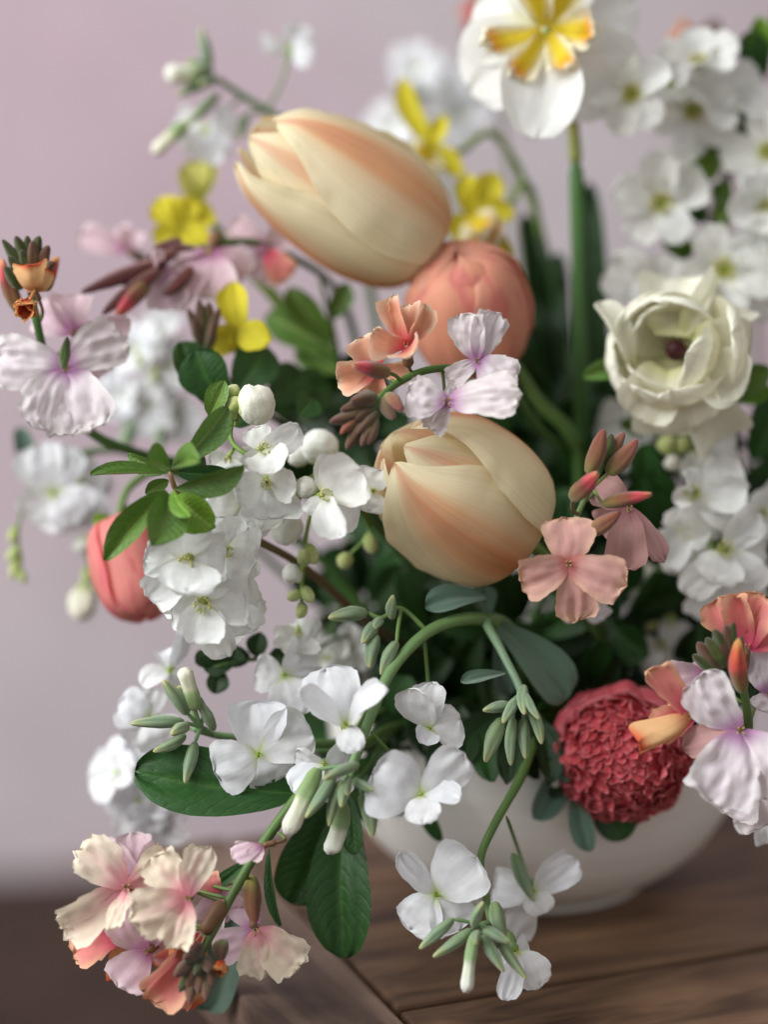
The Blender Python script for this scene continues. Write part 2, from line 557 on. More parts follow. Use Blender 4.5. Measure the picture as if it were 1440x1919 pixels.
PET = {
 'stock': (7, dict(colfn=flat('#eeeff2', '#c9d890', 0.02, 0.16), p1=0.42, p2=3.4, claw=0.13, bend=.7, cup=0.13, ruf=0.03, crum=0.045, edge=.04, notch=.05, v0=0.06, nu=14, nv=16, pleat=0.03, vary=1.7)),
 'exo': (7, dict(colfn=flat('#f0f1ee', '#dfe3b4', 0.0, 0.18), p1=0.42, p2=3.4, claw=0.14, bend=.45, cup=0.22, ruf=0.035, crum=0.055, edge=.06, notch=.07, v0=0.05, nu=12, nv=14, pleat=0.03, vary=1.5)),
 'pear': (7, dict(colfn=flat('#f1f2ee', '#d3d78e', 0.04, 0.26), p1=.42, p2=3.4, v0=.05, claw=.14, bend=.45, cup=.22, ruf=.03, crum=.05, edge=.05, notch=.05, nu=12, nv=14)),
 'blush': (6, dict(colfn=flat('#f0dfca', '#df8f9c', 0.0, 0.55, edge='#f3e8d2', vein='#dd90a0', va=.7), p1=0.5, p2=5, claw=.2, bend=.5, cup=.15, ruf=0.03, crum=0.095, edge=0.11, nu=14, nv=16, v0=0.05, pleat=0.03, vary=1.6)),
 'dusty': (6, dict(colfn=flat('#e0aea4', '#c2706c', 0.0, 0.28, edge='#e6bda6', vein='#cc8484', va=.4), p1=0.5, p2=6, claw=.3, bend=.5, cup=.08, ruf=.04, crum=.05, edge=.07, nu=14, nv=16, v0=0.05, pleat=0.05)),
 'greyrose': (5, dict(colfn=flat('#cfa3a0', '#b87f86', 0.0, 0.4), p1=0.5, p2=6, claw=.25, bend=.6, cup=.12, ruf=.04, crum=.04, edge=.06, v0=0.05)),
 'lilac': (6, dict(colfn=flat('#ddc0cb', '#b875a2', 0.0, 0.4, edge='#e6d2d6'), p1=0.5, p2=5, claw=.2, bend=.6, cup=.2, ruf=0.03, crum=0.04, edge=.06, nu=14, nv=16, v0=0.05, pleat=0.025, vary=1.6)),
 'lilacwhite': (6, dict(colfn=flat('#e9dfe4', '#bb86b4', 0.02, 0.34, edge='#ece6e6'), p1=0.5, p2=6, claw=.2, bend=.6, cup=.06, ruf=0.03, crum=0.085, edge=0.07, nu=22, nv=20, v0=0.05, pleat=0.04, vary=1.6)),
 'coral': (4, dict(colfn=flat('#ea938c', '#d85472', 0.0, 0.6, edge='#ecba98'), p1=.7, p2=6, claw=.3, bend=.6, cup=.35, ruf=.05, crum=.06, edge=.09, nu=14, nv=14, vary=1.5)),
 'peach': (4, dict(colfn=flat('#e3a88c', '#d4485a', 0.0, 0.55, edge='#ecd0b6'), p1=.7, p2=6, claw=.25, bend=.4, cup=.45, ruf=.03, crum=.04, edge=.06, nu=12, nv=14)),
 'apricot': (3, dict(colfn=flat('#ecc08c', '#d88a60', 0.0, 0.4, tip='#d8603c', t0=.75), p1=.6, p2=6, claw=.35, bend=.9, cup=-.5, ruf=.03, crum=.05, edge=.05)),
 'spent': (4, dict(colfn=flat('#c9512e', '#8c2c20', 0.0, 0.4, edge='#dfa468'), p1=.4, p2=6, claw=.5, bend=-.8, cup=.7, ruf=.10, crum=.16, edge=.18, nu=12, nv=12)),
 'yellow': (3, dict(colfn=flat('#d8cc3c', '#b4a82a', 0.0, 0.4, vein='#b0b030', va=.5), p1=.6, p2=2.6, claw=.3, bend=.4, cup=.25, ruf=.03, crum=.04, edge=.03, point=0.55)),
 'paleyellow': (3, dict(colfn=flat('#d6d47a', '#b8c050', 0.0, 0.5), p1=.6, p2=3.5, claw=.3, bend=.4, cup=.25, ruf=.03, crum=.04, edge=.03, point=.2)),
 'narcissus': (6, dict(colfn=flat('#f0f1ee', '#e4e6c0', 0.0, 0.3), p1=0.45, p2=3.2, claw=.3, bend=.5, cup=.10, ruf=0.015, crum=0.025, edge=.03, point=0.3, nu=14, nv=16, ridge=.03)),
 'corona': (6, dict(colfn=flat('#e8cf3a', '#c9b020', 0.0, 0.3, tip='#ee9a18', t0=.55, t1=.95, edge='#f4f0d8', e0=0.3), p1=.6, p2=8, claw=.3, bend=-.5, cup=0.3, ruf=0.07, crum=0.06, edge=0.1, nu=14, nv=14)),
 'cream': (4, dict(colfn=flat('#f3f2e0', '#d2d49c', 0.0, 0.3, vein='#cfa8b8', va=.12), p1=.55, p2=5, claw=.4, bend=.7, cup=.28, ruf=.02, crum=.025, edge=.025, nu=14, nv=14)),
 'creamin': (4, dict(colfn=flat('#e6e8c8', '#a9a468', 0.0, 0.45, vein='#9a6470', va=.35, tip='#f0f1e4', t0=.6), p1=.5, p2=5, claw=.45, bend=-.9, cup=.40, ruf=.02, crum=.02, edge=.02, nu=14, nv=14)),
 'red': (5, dict(colfn=flat('#df5e68', '#c84a54', 0.0, 0.6, edge='#e68c90', e0=.8), p1=0.3, p2=11, claw=0.75, bend=-0.3, cup=0.22, ruf=0.04, crum=0.07, edge=0.06, nu=6, nv=6)),
 'redout': (4, dict(colfn=flat('#d8606a', '#b8343f', 0.0, 0.5, edge='#de7f86', e0=.7), p1=.5, p2=6, claw=.5, bend=.9, cup=-.35, ruf=.04, crum=.05, edge=.05)),
}
def petal_mesh(kind, i):
    n, kw = PET[kind]
    return variants('p_' + kind, n, lambda k: unit_petal('petal', seed=k + 1, **kw))[i % n]

def leafcol(c, mid, under=None, tip=None):
    c, mid = lin(c), lin(mid)
    tp = lin(tip) if tip else None
    def fn(U, Vv):
        r = np.broadcast_to(c, U.shape + (3,)).copy()
        r = mixc(r, mid, np.exp(-(U / 0.10) ** 2) * (0.8 - 0.5 * Vv))
        if tp is not None:
            r = mixc(r, tp, ss(.8, 1, Vv))
        return r
    return fn
LEAF = {
 'bright': (4, M_LEAF, dict(colfn=leafcol('#5c8038', '#96ac66'), p1=.6, p2=3.2, claw=.08, bend=.5, cup=0, fold=.22, ruf=.02, crum=.02, edge=.02, point=.35, ridge=.03)),
 'fresh': (3, M_LEAF, dict(colfn=leafcol('#6f9a36', '#94b258'), p1=.6, p2=4, claw=.08, bend=.6, cup=0, fold=.25, ruf=.03, crum=.03, edge=.03, point=.25, ridge=.03)),
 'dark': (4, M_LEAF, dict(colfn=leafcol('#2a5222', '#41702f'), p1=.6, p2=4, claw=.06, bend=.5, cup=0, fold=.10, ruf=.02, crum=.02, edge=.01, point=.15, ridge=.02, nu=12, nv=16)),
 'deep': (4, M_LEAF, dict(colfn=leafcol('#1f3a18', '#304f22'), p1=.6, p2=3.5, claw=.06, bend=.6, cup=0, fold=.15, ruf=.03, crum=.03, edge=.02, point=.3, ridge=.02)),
 'grey': (4, M_FELT, dict(colfn=leafcol('#5f7d6c', '#86a08c'), p1=.9, p2=5, claw=.14, bend=.7, cup=0, fold=.15, ruf=.03, crum=.03, edge=.01, point=.1, ridge=.03)),
 'strap': (3, M_LEAF, dict(colfn=leafcol('#2b4a28', '#3d6434'), p1=.12, p2=6, claw=.7, bend=.4, cup=.10, ruf=.02, crum=.02, edge=.01, point=.5)),
}
def leaf_mesh(kind, i):
    n, mat, kw = LEAF[kind]
    return variants('l_' + kind, n, lambda k: unit_petal('leaf', seed=k + 1, mat=mat, **kw))[i % n]

_n = [0]
def nxt():
    _n[0] += 1
    return _n[0]

def leaf(th, base, tip, wpx, kind='bright', roll=0, hint=None):
    B, T = V(base), V(tip)
    d = base[2] if not isinstance(base, Vector) else 0.08
    return add('leaf', leaf_mesh(kind, nxt()), th, frame(B, T, wpx * PXM(d), roll, hint))

def stem(th, pts, w0, w1=None, c0='#4c7034', c1=None, name='stem', d=0.0):
    """w in photo pixels; the path runs from the bowl to the tip"""
    mb = MB()
    w1 = w1 if w1 is not None else w0
    c0 = lin(c0); c1 = lin(c1) if c1 else c0
    tube(mb, [V(p) for p in pts], w0 * PXM(.03) / 2, w1 * PXM(.03) / 2, c0, c1)
    return add_world(name, mb, th, M_STEM)

# ---- buds (unit: along +Y, length 1, width 1)
def unit_bud(name, colfn, prof, lobes=4, depth=.16, seed=0, seg=20, rings=16, mat=None, tipsplit=0.0, spiral=0.0, bend=.07):
    rv = random.Random(seed * 31 + 5)
    bx, bz = rv.uniform(-bend, bend), rv.uniform(-bend, bend)
    ys = np.linspace(0, 1, rings + 1)
    pr = np.interp(ys, [p[0] for p in prof], [p[1] for p in prof])
    rows, cols, uvs = [], [], []
    for i, y in enumerate(ys):
        row = []
        for j in range(seg):
            a = 2 * math.pi * j / seg
            per = 2 * math.pi / lobes
            q = (a + .5 * y) % per
            dist = min(q, per - q)
            g = 1 - depth * math.exp(-(dist / .20) ** 2) * ss(0.0, .3, y)
            if spiral:
                g *= 1 + spiral * (((a + 1.6 * y) % (2 * math.pi / 3)) / (2 * math.pi / 3) - .5)
            r = pr[i] * .5 * g * (1 + .10 * nz(math.cos(a) * 2 + seed, y * 3, math.sin(a) * 2) + .05 * nz(math.cos(a) * 6, y * 9 + seed, math.sin(a) * 6))
            yy = y + tipsplit * ss(.75, 1, y) * nz(math.cos(a) * 3, seed, math.sin(a) * 3)
            w = math.sin(math.pi * y)
            row.append((r * math.cos(a) + bx * w * 2, yy, r * math.sin(a) + bz * w * 2))
        rows.append(row)
        uvs.append([(j / seg, y) for j in range(seg)])
        cols.append([tuple(colfn(y, 2 * math.pi * j / seg + .5 * y)) for j in range(seg)])
    mb = MB()
    mb.grid(np.array(rows), np.array(cols), np.array(uvs), wrap=True)
    o = len(mb.v) - seg
    mb.f.append(tuple(range(o, o + seg)))
    return mb.build(name, mat or M_FELT)

def budcol(stops, groove=None, amt=.5, lobes=4):
    st = [(p, lin(c)) for p, c in stops]
    gr = lin(groove) if groove else None
    def fn(y, a):
        c = np.array([np.interp(y, [p for p, _ in st], [q[k] for _, q in st]) for k in range(3)])
        if gr is not None:
            per = 2 * math.pi / lobes
            q = a % per
            t = amt * math.exp(-(min(q, per - q) / .25) ** 2)
            c = c * (1 - t) + gr * t
        return c
    return fn
LONG = [(0, .30), (.06, .62), (.22, .92), (.42, 1), (.65, .86), (.84, .60), (.94, .40), (1, .16)]
ROUND = [(0, .3), (.12, .72), (.35, 1), (.6, 1), (.8, .82), (.93, .5), (1, .15)]
OPENB = [(0, .4), (.1, .8), (.35, .95), (.55, .8), (.7, .85), (.88, .95), (.97, .7), (1, .35)]
BUD = {
 'stock': (5, dict(colfn=budcol([(0, '#7f9868'), (.6, '#8ea587'), (.88, '#abb98a'), (1, '#dcd89a')], '#647a5c', .75), prof=LONG)),
 'stockopen': (3, dict(colfn=budcol([(0, '#86a268'), (.45, '#9ab684'), (.55, '#e6ead4'), (1, '#f2f2ea')], '#9ab080', .25), prof=OPENB, depth=.14, tipsplit=.06)),
 'wall': (5, dict(colfn=budcol([(0, '#6f7c3c'), (.4, '#6c5c40'), (1, '#6a4438')], '#3c3020'), prof=LONG)),
 'wallgreen': (5, dict(colfn=budcol([(0, '#5f8038'), (.5, '#5c7236'), (1, '#48422c')], '#33421f'), prof=LONG)),
 'wallrose': (5, dict(colfn=budcol([(0, '#8c9a48'), (.35, '#93704e'), (1, '#9c5a50')], '#7a4640'), prof=LONG)),
 'wallcoral': (3, dict(colfn=budcol([(0, '#7c7c3c'), (.6, '#8a5044'), (.72, '#c84a58'), (.9, '#d4605c'), (1, '#d8a070')], '#8c2c34', .4), prof=LONG, depth=.2, tipsplit=.10)),
 'wallorange': (2, dict(colfn=budcol([(0, '#6f7434'), (.35, '#7a4a30'), (.5, '#c24a40'), (.8, '#d0663f'), (1, '#dca860')], '#8c2c24', .5), prof=LONG, depth=.25, tipsplit=.15)),
 'darkrose': (5, dict(colfn=budcol([(0, '#6c4438'), (.5, '#5c3430'), (1, '#4a3328')], '#a4485c', .4), prof=LONG)),
 'pearl': (3, dict(colfn=budcol([(0, '#a9c06a'), (.16, '#b9cc84'), (.26, '#eef0e6'), (1, '#f4f4ee')], '#dfe2cc', .4, 5), prof=ROUND, lobes=5, depth=.02, spiral=.22, bend=.02, seg=28)),
 'pearlgreen': (3, dict(colfn=budcol([(0, '#8fae50'), (.4, '#b4c878'), (1, '#d9dfa4')], '#a4bc68', .4, 5), prof=ROUND, lobes=5, depth=.06)),
}
def bud(th, base, tip, wpx, kind='stock', name='bud'):
    n, kw = BUD[kind]
    me = variants('b_' + kind, n, lambda k: unit_bud('bud', seed=k * 3.3, **kw))[nxt() % n]
    B, T = V(base), V(tip)
    d = base[2] if not isinstance(base, Vector) else .03
    w = wpx * PXM(d) * {'stock': .86, 'pearlgreen': .80, 'darkrose': .82}.get(kind, 1.0) * rnd.uniform(.84, 1.14)
    T = B + (T - B) * rnd.uniform(.90, 1.06)
    return add(name, me, th, frame(B, T, w, rnd.uniform(-40, 40), zs=w))

def pedicel(th, pts, w=7, c='#6c8a4c', c1=None):
    return stem(th, pts, w, w * .8, c, c1, name='pedicel')

# ---- florets
CENTRE = {
 'stock': ('#7fa03a', '#c6d060', 3), 'exo': ('#8f9a48', '#cfcf86', 12), 'wallf': ('#8c8448', '#b8a868', 4),
 'pear': ('#8e9a34', '#cfc858', 20), 'none': ('#8a9a50', '#c0c070', 0),
}
def centre_mesh(th, C, axis, r, style, ped=None, calyx='#7d9a62', tube_len=None, stem_w=7):
    """small throat, stamens, calyx tube and stalk behind: the mesh that carries the petals"""
    mb = MB()
    c0, c1, ns = CENTRE[style]
    c0, c1 = lin(c0), lin(c1)
    axis = axis.normalized()
    x = axis.orthogonal().normalized(); y = axis.cross(x)
    Mr = Matrix((x, y, axis)).transposed()
    blob(mb, C - axis * r * .04, r * {'exo': .11, 'pear': .15, 'wallf': .045}.get(style, .075), c0, (1, 1, .7), 8, 5, Mr)
    for i in range(ns):
        a = 2 * math.pi * i / ns + rnd.uniform(-.2, .2)
        q = r * {'exo': .13, 'pear': rnd.uniform(.12, .22)}.get(style, .05)
        h = r * rnd.uniform(.12, .22) if style in ('exo', 'pear') else r * rnd.uniform(.05, .12)
        tip = C + (x * math.cos(a) + y * math.sin(a)) * q + axis * h
        b0 = C + (x * math.cos(a) + y * math.sin(a)) * q * .6
        tube(mb, [b0, tip], r * .010, r * .010, c1, c1, seg=4, cap=False)
        blob(mb, tip, r * (.028 if style in ('exo', 'pear') else .016), c1 * .95, (1, 1, 1.5), 5, 3, Mr)
    tl = tube_len if tube_len is not None else r * .45
    cb = C - axis * tl
    cc = lin(calyx)
    tube(mb, [C - axis * r * .02, C - axis * tl * .4, cb], r * .085, r * .11, cc, cc, seg=8, n=3)
    if ped is not None:
        pts = [cb + axis * r * .05]
        e = V(ped)
        pts.append(cb - axis * (e - cb).length * .3 + (e - cb) * .2)
        pts.append(e)
        tube(mb, pts, stem_w * PXM(.03) / 2, stem_w * PXM(.03) / 2, cc, lin('#5c7c40'), seg=6)
    return add_world('floret', mb, th, M_STEM, C)

def floret(th, c, petals, kind, style='stock', ped=None, face=(0, 0, 1), calyx='#7d9a62', r=None):
    """petals: (tip x, tip y, width px[, tip depth offset, roll, kind])"""
    C = V(c)
    d = c[2]
    rr = r or max(math.hypot(p[0] - c[0], p[1] - c[1]) for p in petals)
    f = centre_mesh(th, C, D(*face), rr * PXM(d), style, ped, calyx)
    for p in petals:
        td = p[3] if len(p) > 3 else rnd.uniform(-.004, .003)
        roll = p[4] if len(p) > 4 else rnd.uniform(-12, 12)
        k = p[5] if len(p) > 5 else kind
        T = P(p[0], p[1], d + td)
        dirn = (T - C)
        B = C + dirn * .03
        add('petal', petal_mesh(k, nxt()), f, frame(B, T, p[2] * PXM(d) * (1.14 if k in ('stock', 'exo') else 1.0), roll))
    return f

def rosette(th, c, rpx, kind, n=5, face=(0, 0, 1), tilt=15, spin=0, wid=.85, style='exo', ped=None, calyx='#7d9a62', jit=10, f=None, base=.03):
    """a flower seen as a ring of petals round an axis; face = (right, up, towards the viewer)"""
    C = V(c)
    d = c[2] if not isinstance(c, Vector) else .05
    R = rpx * PXM(d)
    ax = D(*face)
    x = (UP - ax * UP.dot(ax)).normalized(); y = ax.cross(x)
    if f is None:
        f = centre_mesh(th, C, ax, R, style, ped, calyx)
    for i in range(n):
        a = 2 * math.pi * i / n + math.radians(spin + rnd.uniform(-jit, jit))
        rad = x * math.cos(a) + y * math.sin(a)
        tl = math.radians(tilt + rnd.uniform(-jit, jit))
        dr = rad * math.cos(tl) + ax * math.sin(tl)
        nr = ax * math.cos(tl) - rad * math.sin(tl)
        L = R * rnd.uniform(.92, 1.06)
        B = C + dr * L * base
        T = B + dr * L
        add('petal', petal_mesh(kind, nxt()), f, frame(B, T, L * wid * rnd.uniform(.92, 1.08), rnd.uniform(-jit, jit), hint=nr))
    return f

# ---- tulip-like cups: petals wrapped on a body of revolution
def cup_petal(name, L, R, prof, A0, colfn, seed, off=1.0, lift=.03, tipsharp=3.5, ruf=.02, mat=None, nu=30, nv=32, wave=0.0, groove=.035, folds=0.0, imbricate=0.0):
    pr = np.array(prof)
    tt = np.linspace(0, 1, len(pr))
    vv = 1 - (1 - np.linspace(0, 1, nv + 1)) ** 1.5
    # smooth profile
    pts = [Vector((a, b, 0)) for a, b in prof]
    cm = catmull(pts, 12)
    s = np.linspace(0, 1, len(cm))
    rv = np.interp(vv, s, [p.x for p in cm]); zv = np.interp(vv, s, [p.y for p in cm])
    sh = (0.72 + 0.28 * np.sin(np.pi * np.clip(vv * 1.1, 0, 1))) * np.sqrt(np.clip(1 - vv ** tipsharp, 0, 1))
    rows, uvs, UU, VV = [], [], [], []
    for i, v in enumerate(vv):
        row, uv, ur = [], [], []
        for j in range(nu + 1):
            u = -1 + 2 * j / nu
            a = A0 * sh[i] * u
            r = R * rv[i] * off
            r *= 1 + lift * abs(u) ** 3 * ss(.1, .6, v)
            r *= 1 - groove * math.exp(-(u / .07) ** 2) * ss(.0, .25, v) * (1 - .6 * v)
            r *= 1 + .02 * nz(u * 2 + seed * 7, v * 3, seed) 
            r *= 1 + imbricate * u
            e = abs(u) ** 5
            r += R * ruf * e * (nz(u * 3 + seed, v * 9, seed * 2.3) + .6 * nz(seed, v * 23, u))
            r += R * folds * ss(.35, 1.0, abs(u)) * (nz(seed * 3.7, v * 16, 2 * u) + .7 * nz(v * 34, seed, u * 2)) * math.sin(math.pi * min(1, v * 1.05))
            r += R * .018 * nz(u * 5 + seed, v * 2.2, seed * .7)
            z = L * zv[i] - L * wave * u * u * ss(.3, 1, v)
            z += L * .012 * nz(u * 4, seed * 3.1, v * 2) * ss(.8, 1, v)
            a += .05 * e * nz(seed * 4, v * 7, 1.3)
            row.append((r * math.cos(a), r * math.sin(a), z))
            uv.append((j / nu, v)); ur.append(u)
        rows.append(row); uvs.append(uv); UU.append(ur); VV.append([v] * (nu + 1))
    mb = MB()
    cols = colfn(np.array(UU), np.array(VV))
    mb.grid(np.array(rows), cols, np.array(uvs))
    return mb.build(name, mat or M_THICK)

def axis_frame(B, ax, spin):
    x = (-FW) - ax * (-FW).dot(ax)
    x.normalize()
    y = ax.cross(x)
    q = Matrix.Rotation(math.radians(spin), 3, ax)
    x, y = q @ x, q @ y
    return Matrix(((x.x, y.x, ax.x, B.x), (x.y, y.y, ax.y, B.y), (x.z, y.z, ax.z, B.z), (0, 0, 0, 1)))

# ------------------------------------------------------------------ setting: wall, floor
FLOOR_Z = -0.45
def box_mesh(name, sx, sy, sz, mat, bevel=0.0015):
    import bmesh
    bm = bmesh.new()
    bmesh.ops.create_cube(bm, size=1)
    bmesh.ops.scale(bm, vec=(sx, sy, sz), verts=bm.verts)
    if bevel:
        bmesh.ops.bevel(bm, geom=bm.edges[:], offset=bevel, segments=2, affect='EDGES', profile=.6)
    me = bpy.data.meshes.new(name)
    bm.to_mesh(me); bm.free()
    me.materials.append(mat)
    return me

wa = math.radians(8)
w0 = G(0, 1640, FLOOR_Z)
wall = bpy.data.objects.new('wall', box_mesh('wall', 6.0, 0.12, 3.0, M_WALL, 0))
COL.objects.link(wall)
wdir = Vector((math.cos(wa), math.sin(wa), 0)); wnor = Vector((-math.sin(wa), math.cos(wa), 0))
wc = w0 + wdir * 1.2 + wnor * 0.06
wall.location = (wc.x, wc.y, FLOOR_Z + 1.5)
wall.rotation_euler = (0, 0, wa)
wall['kind'] = 'structure'
fl = bpy.data.objects.new('floor', box_mesh('floor', 7.0, 7.0, 0.04, M_FLOOR, 0))
COL.objects.link(fl)
fl.location = (0.5, 0.0, FLOOR_Z - 0.02)
fl.rotation_euler = (0, 0, wa)
fl['kind'] = 'structure'

# ------------------------------------------------------------------ table
pa, pb = G(720, 1893), G(1440, 1772)
ea = (pb - pa).normalized()                       # along the boards
eb = Vector((-ea.y, ea.x, 0))                     # away from the viewer
ang = math.atan2(ea.y, ea.x)
end_pt = G(455, 1880)                             # on the left end of the table
back_pt = G(470, 1560)                            # on the back edge
a0 = end_pt.dot(ea)
b1 = back_pt.dot(eb)
TL, TW, TH = 0.95, 0.50, 0.026
def at(a, b, z):
    return ea * a + eb * b + Vector((0, 0, z))
table = empty('wooden_table', at(a0 + TL / 2, b1 - TW / 2, FLOOR_Z), 'worn brown wooden board table carrying the cream bowl', 'table')
RZ = Matrix.Rotation(ang, 4, 'Z')
def board(a, b, la, lb, mat, name='plank', z=-TH / 2, h=TH, rot=0):
    m = Matrix.Translation(at(a, b, z)) @ RZ @ Matrix.Rotation(rot, 4, 'Z')
    return add(name, box_mesh(name, la, lb, h, mat), table, m)
EW = 0.046
o = board(a0 + EW / 2, b1 - TW / 2, TW, EW - .002, M_END, 'end_board', rot=math.pi / 2)
o['label'] = 'greyed end board across the plank ends'
bs = pa.dot(eb)                                    # a seam between boards lies here
widths = [(bs, b1), (bs - .105, bs), (bs - .21, bs - .105), (b1 - TW, bs - .21)]
mid = (b1 - bs)
seams = [b1 - TW, bs - .16, bs, bs + mid * .62, b1]
for i in range(len(seams) - 1):
    lo, hi = seams[i], seams[i + 1]
    board(a0 + EW + (TL - EW) / 2, (lo + hi) / 2, TL - EW - .003, hi - lo - .0025, M_BOARD, z=-TH / 2 - .0008 * (i % 2))
for a in (a0 + .07, a0 + TL - .07):
    for b in (b1 - .06, b1 - TW + .06):
        board(a, b, .045, .045, M_BOARD, 'leg', z=(FLOOR_Z - TH) / 2, h=-FLOOR_Z - TH + .002)
for b in (b1 - .06, b1 - TW + .06):
    board(a0 + TL / 2, b, TL - .14, .018, M_BOARD, 'apron', z=-TH - .034, h=.07)

# ------------------------------------------------------------------ bowl
def lathe(prof, seg=96):
    rows, uvs = [], []
    for i, (r, z) in enumerate(prof):
        rows.append([(r * math.cos(2 * math.pi * j / seg), r * math.sin(2 * math.pi * j / seg), z) for j in range(seg)])
        uvs.append([(j / seg, i / len(prof)) for j in range(seg)])
    mb = MB()
    mb.grid(np.array(rows), np.array((.7, .7, .65)), np.array(uvs), wrap=True)
    return mb
prof = [(.001, .004), (.034, .004), (.036, 0.0), (.041, 0.0), (.043, .004), (.054, .0115), (.066, .024), (.0745, .040), (.0795, .058), (.0815, .074),
        (.0820, .084), (.0812, .0868), (.0795, .0868), (.0785, .084), (.0770, .072), (.0745, .056), (.069, .040), (.060, .026), (.045, .014), (.02, .010), (.001, .0095)]
prof = [(a, b * .90) for a, b in prof]
cm = [(p.x, p.y) for p in catmull([Vector((a, b, 0)) for a, b in prof], 3)]
bowl = bpy.data.objects.new('bowl', lathe(cm).build('bowl', M_GLAZE))
COL.objects.link(bowl)
bowl.location = (0, 0, 0)
bowl['label'] = 'round cream ceramic bowl holding all the flowers'
bowl['category'] = 'bowl'

def IN(a=None, r=None, z=.05):
    """a point inside the bowl where a stem stands"""
    a = rnd.uniform(0, 360) if a is None else a
    r = rnd.uniform(.005, .045) if r is None else r
    return Vector((r * math.cos(math.radians(a)), r * math.sin(math.radians(a)), z))

# ------------------------------------------------------------------ tulips
TPROF = [(.10, .05), (.45, .0), (.80, .09), (.99, .30), (1.0, .50), (.90, .72), (.72, .89), (.44, 1.0)]
def tulip_col(cream='#f4eac6', peach='#e8ac78', rose='#e09c80', seed=0, amt=.95):
    cr, pe, ro = lin(cream), lin(peach), lin(rose)
    def fn(U, Vv):
        off = .12 * math.sin(seed * 2.1)
        fl = np.exp(-((U - off) / .34) ** 2) * (1 - .6 * ss(.70, 1.0, Vv))
        st = np.zeros_like(U)
        for i in range(U.shape[0]):
            for j in range(U.shape[1]):
                st[i, j] = nz(U[i, j] * 7 + seed, Vv[i, j] * 1.2, seed) + .8 * nz(U[i, j] * 20 + seed, Vv[i, j] * 2.0, seed)
        fl = np.clip(fl * (amt + .45 * st) + .05 * st, 0, 1)
        fl = np.maximum(fl, .5 * (1 - ss(.02, .22, Vv)))
        r = mixc(np.broadcast_to(cr, U.shape + (3,)), pe, fl)
        r = mixc(r, ro, np.exp(-((U - off) / .22) ** 2) * ss(.25, .8, Vv) * .55)
        return r
    return fn
def tulip(th, base, tip, wpx, spin, seeds, prof=TPROF, A0=1.08, cols=None, n=3, order=None, tipsharp=3.2, lift=.03, ruf=.02, wave=0.0, wild=6, groove=.035, folds=.0, shut=0.0):
    B, T = V(base), V(tip)
    ax = (T - B); L = ax.length; ax.normalize()
    R = wpx * PXM(base[2]) / 2
    rr = random.Random(seeds)
    for ring in (1, 0):
        for k in range(n):
            sd = seeds + k * 3 + ring * 11
            off = 1.0 if ring == 0 else .86
            LL = L * (1.0 if ring == 0 else 1.02) * rr.uniform(.97, 1.02)
            fn = cols(seed=sd) if cols else tulip_col(seed=sd, amt=.95 if ring == 0 else .35)
            pf = prof if ring == 0 else [(a_ * (1 - shut * ss(.45, 1.0, b_)), b_) for a_, b_ in prof]
            me = cup_petal('petal', LL, R, pf, A0 * (1 if ring == 0 else 1.02), fn, sd, folds=folds, imbricate=-.045, off=off, lift=lift if ring == 0 else 0.0, tipsharp=tipsharp, ruf=ruf, wave=wave, groove=groove)
            a = spin + 360 / n * k + (180 / n if ring else 0) + rr.uniform(-wild, wild)
            add('petal', me, th, axis_frame(B, ax, a))
    return B, ax

t = empty('tulip', IN(100, .02), 'larger cream tulip with apricot flames lying above the coral ranunculus globe', 'tulip', 'cream tulips')
tulip(t, (812, 468, .072), (476, 258, .056), 262, 44, 5, A0=1.34, folds=.05, shut=.20, tipsharp=3.2, lift=.04)
stem(t, [WM[t.name].translation, (1090, 900, .10), (1000, 740, .085), (920, 620, .085), (866, 516, .084), (808, 466, .072)], 30, 24, '#3f6030', '#7d9a50')
leaf(t, (1060, 980, .12), (1010, 560, .14), 70, 'strap', 20)

t = empty('tulip', IN(60, .03), 'smaller rounder cream tulip with apricot flame at the middle of the bouquet', 'tulip', 'cream tulips')
tulip(t, (972, 1003, .040), (738, 836, .016), 292, -38, 31, prof=[(.10, .06), (.50, .0), (.84, .08), (1.0, .30), (1.0, .52), (.90, .72), (.64, .90), (.30, 1.0)], A0=1.36, folds=.045, shut=.15, tipsharp=3.4, lift=.035)
stem(t, [WM[t.name].translation, (1130, 1280, .12), (1110, 1120, .085), (1030, 1050, .062), (976, 1003, .040)], 30, 26, '#3f6030', '#7d9a50')
leaf(t, (1130, 1250, .12), (1180, 900, .13), 80, 'strap', -20)

# ------------------------------------------------------------------ peach and coral globes (ranunculus)
GPROF = [(.08, .06), (.50, .0), (.86, .12), (1.0, .36), (.98, .58), (.86, .78), (.62, .93), (.36, 1.0)]
GPROF2 = [(.08, .06), (.50, .0), (.86, .12), (1.0, .36), (.98, .60), (.86, .82), (.55, .96), (.06, 1.0)]
def globe_cols(c, deep, edge):
    c, deep, edge = lin(c), lin(deep), lin(edge)
    def mk(seed=0):
        def fn(U, Vv):
            r = np.broadcast_to(c, U.shape + (3,)).copy()
            sp = np.zeros_like(U)
            for i in range(U.shape[0]):
                for j in range(U.shape[1]):
                    sp[i, j] = nz(U[i, j] * 3 + seed, Vv[i, j] * 4, seed * 1.3) + .5 * nz(U[i, j] * 8, Vv[i, j] * 10, seed)
            r = mixc(r, deep, np.clip(ss(.12, .50, sp), 0, .6))
            r = mixc(r, deep, np.clip(ss(.55, .0, Vv), 0, 1) * .25)
            r = mixc(r, edge, np.maximum(ss(.7, 1, np.abs(U)), ss(.85, 1, Vv)) * .7)
            return r
        return fn
    return mk
t = empty('ranunculus', IN(70, .02), 'peach ranunculus globe with rose flecks tucked under the larger tulip', 'ranunculus', 'ranunculus flowers')
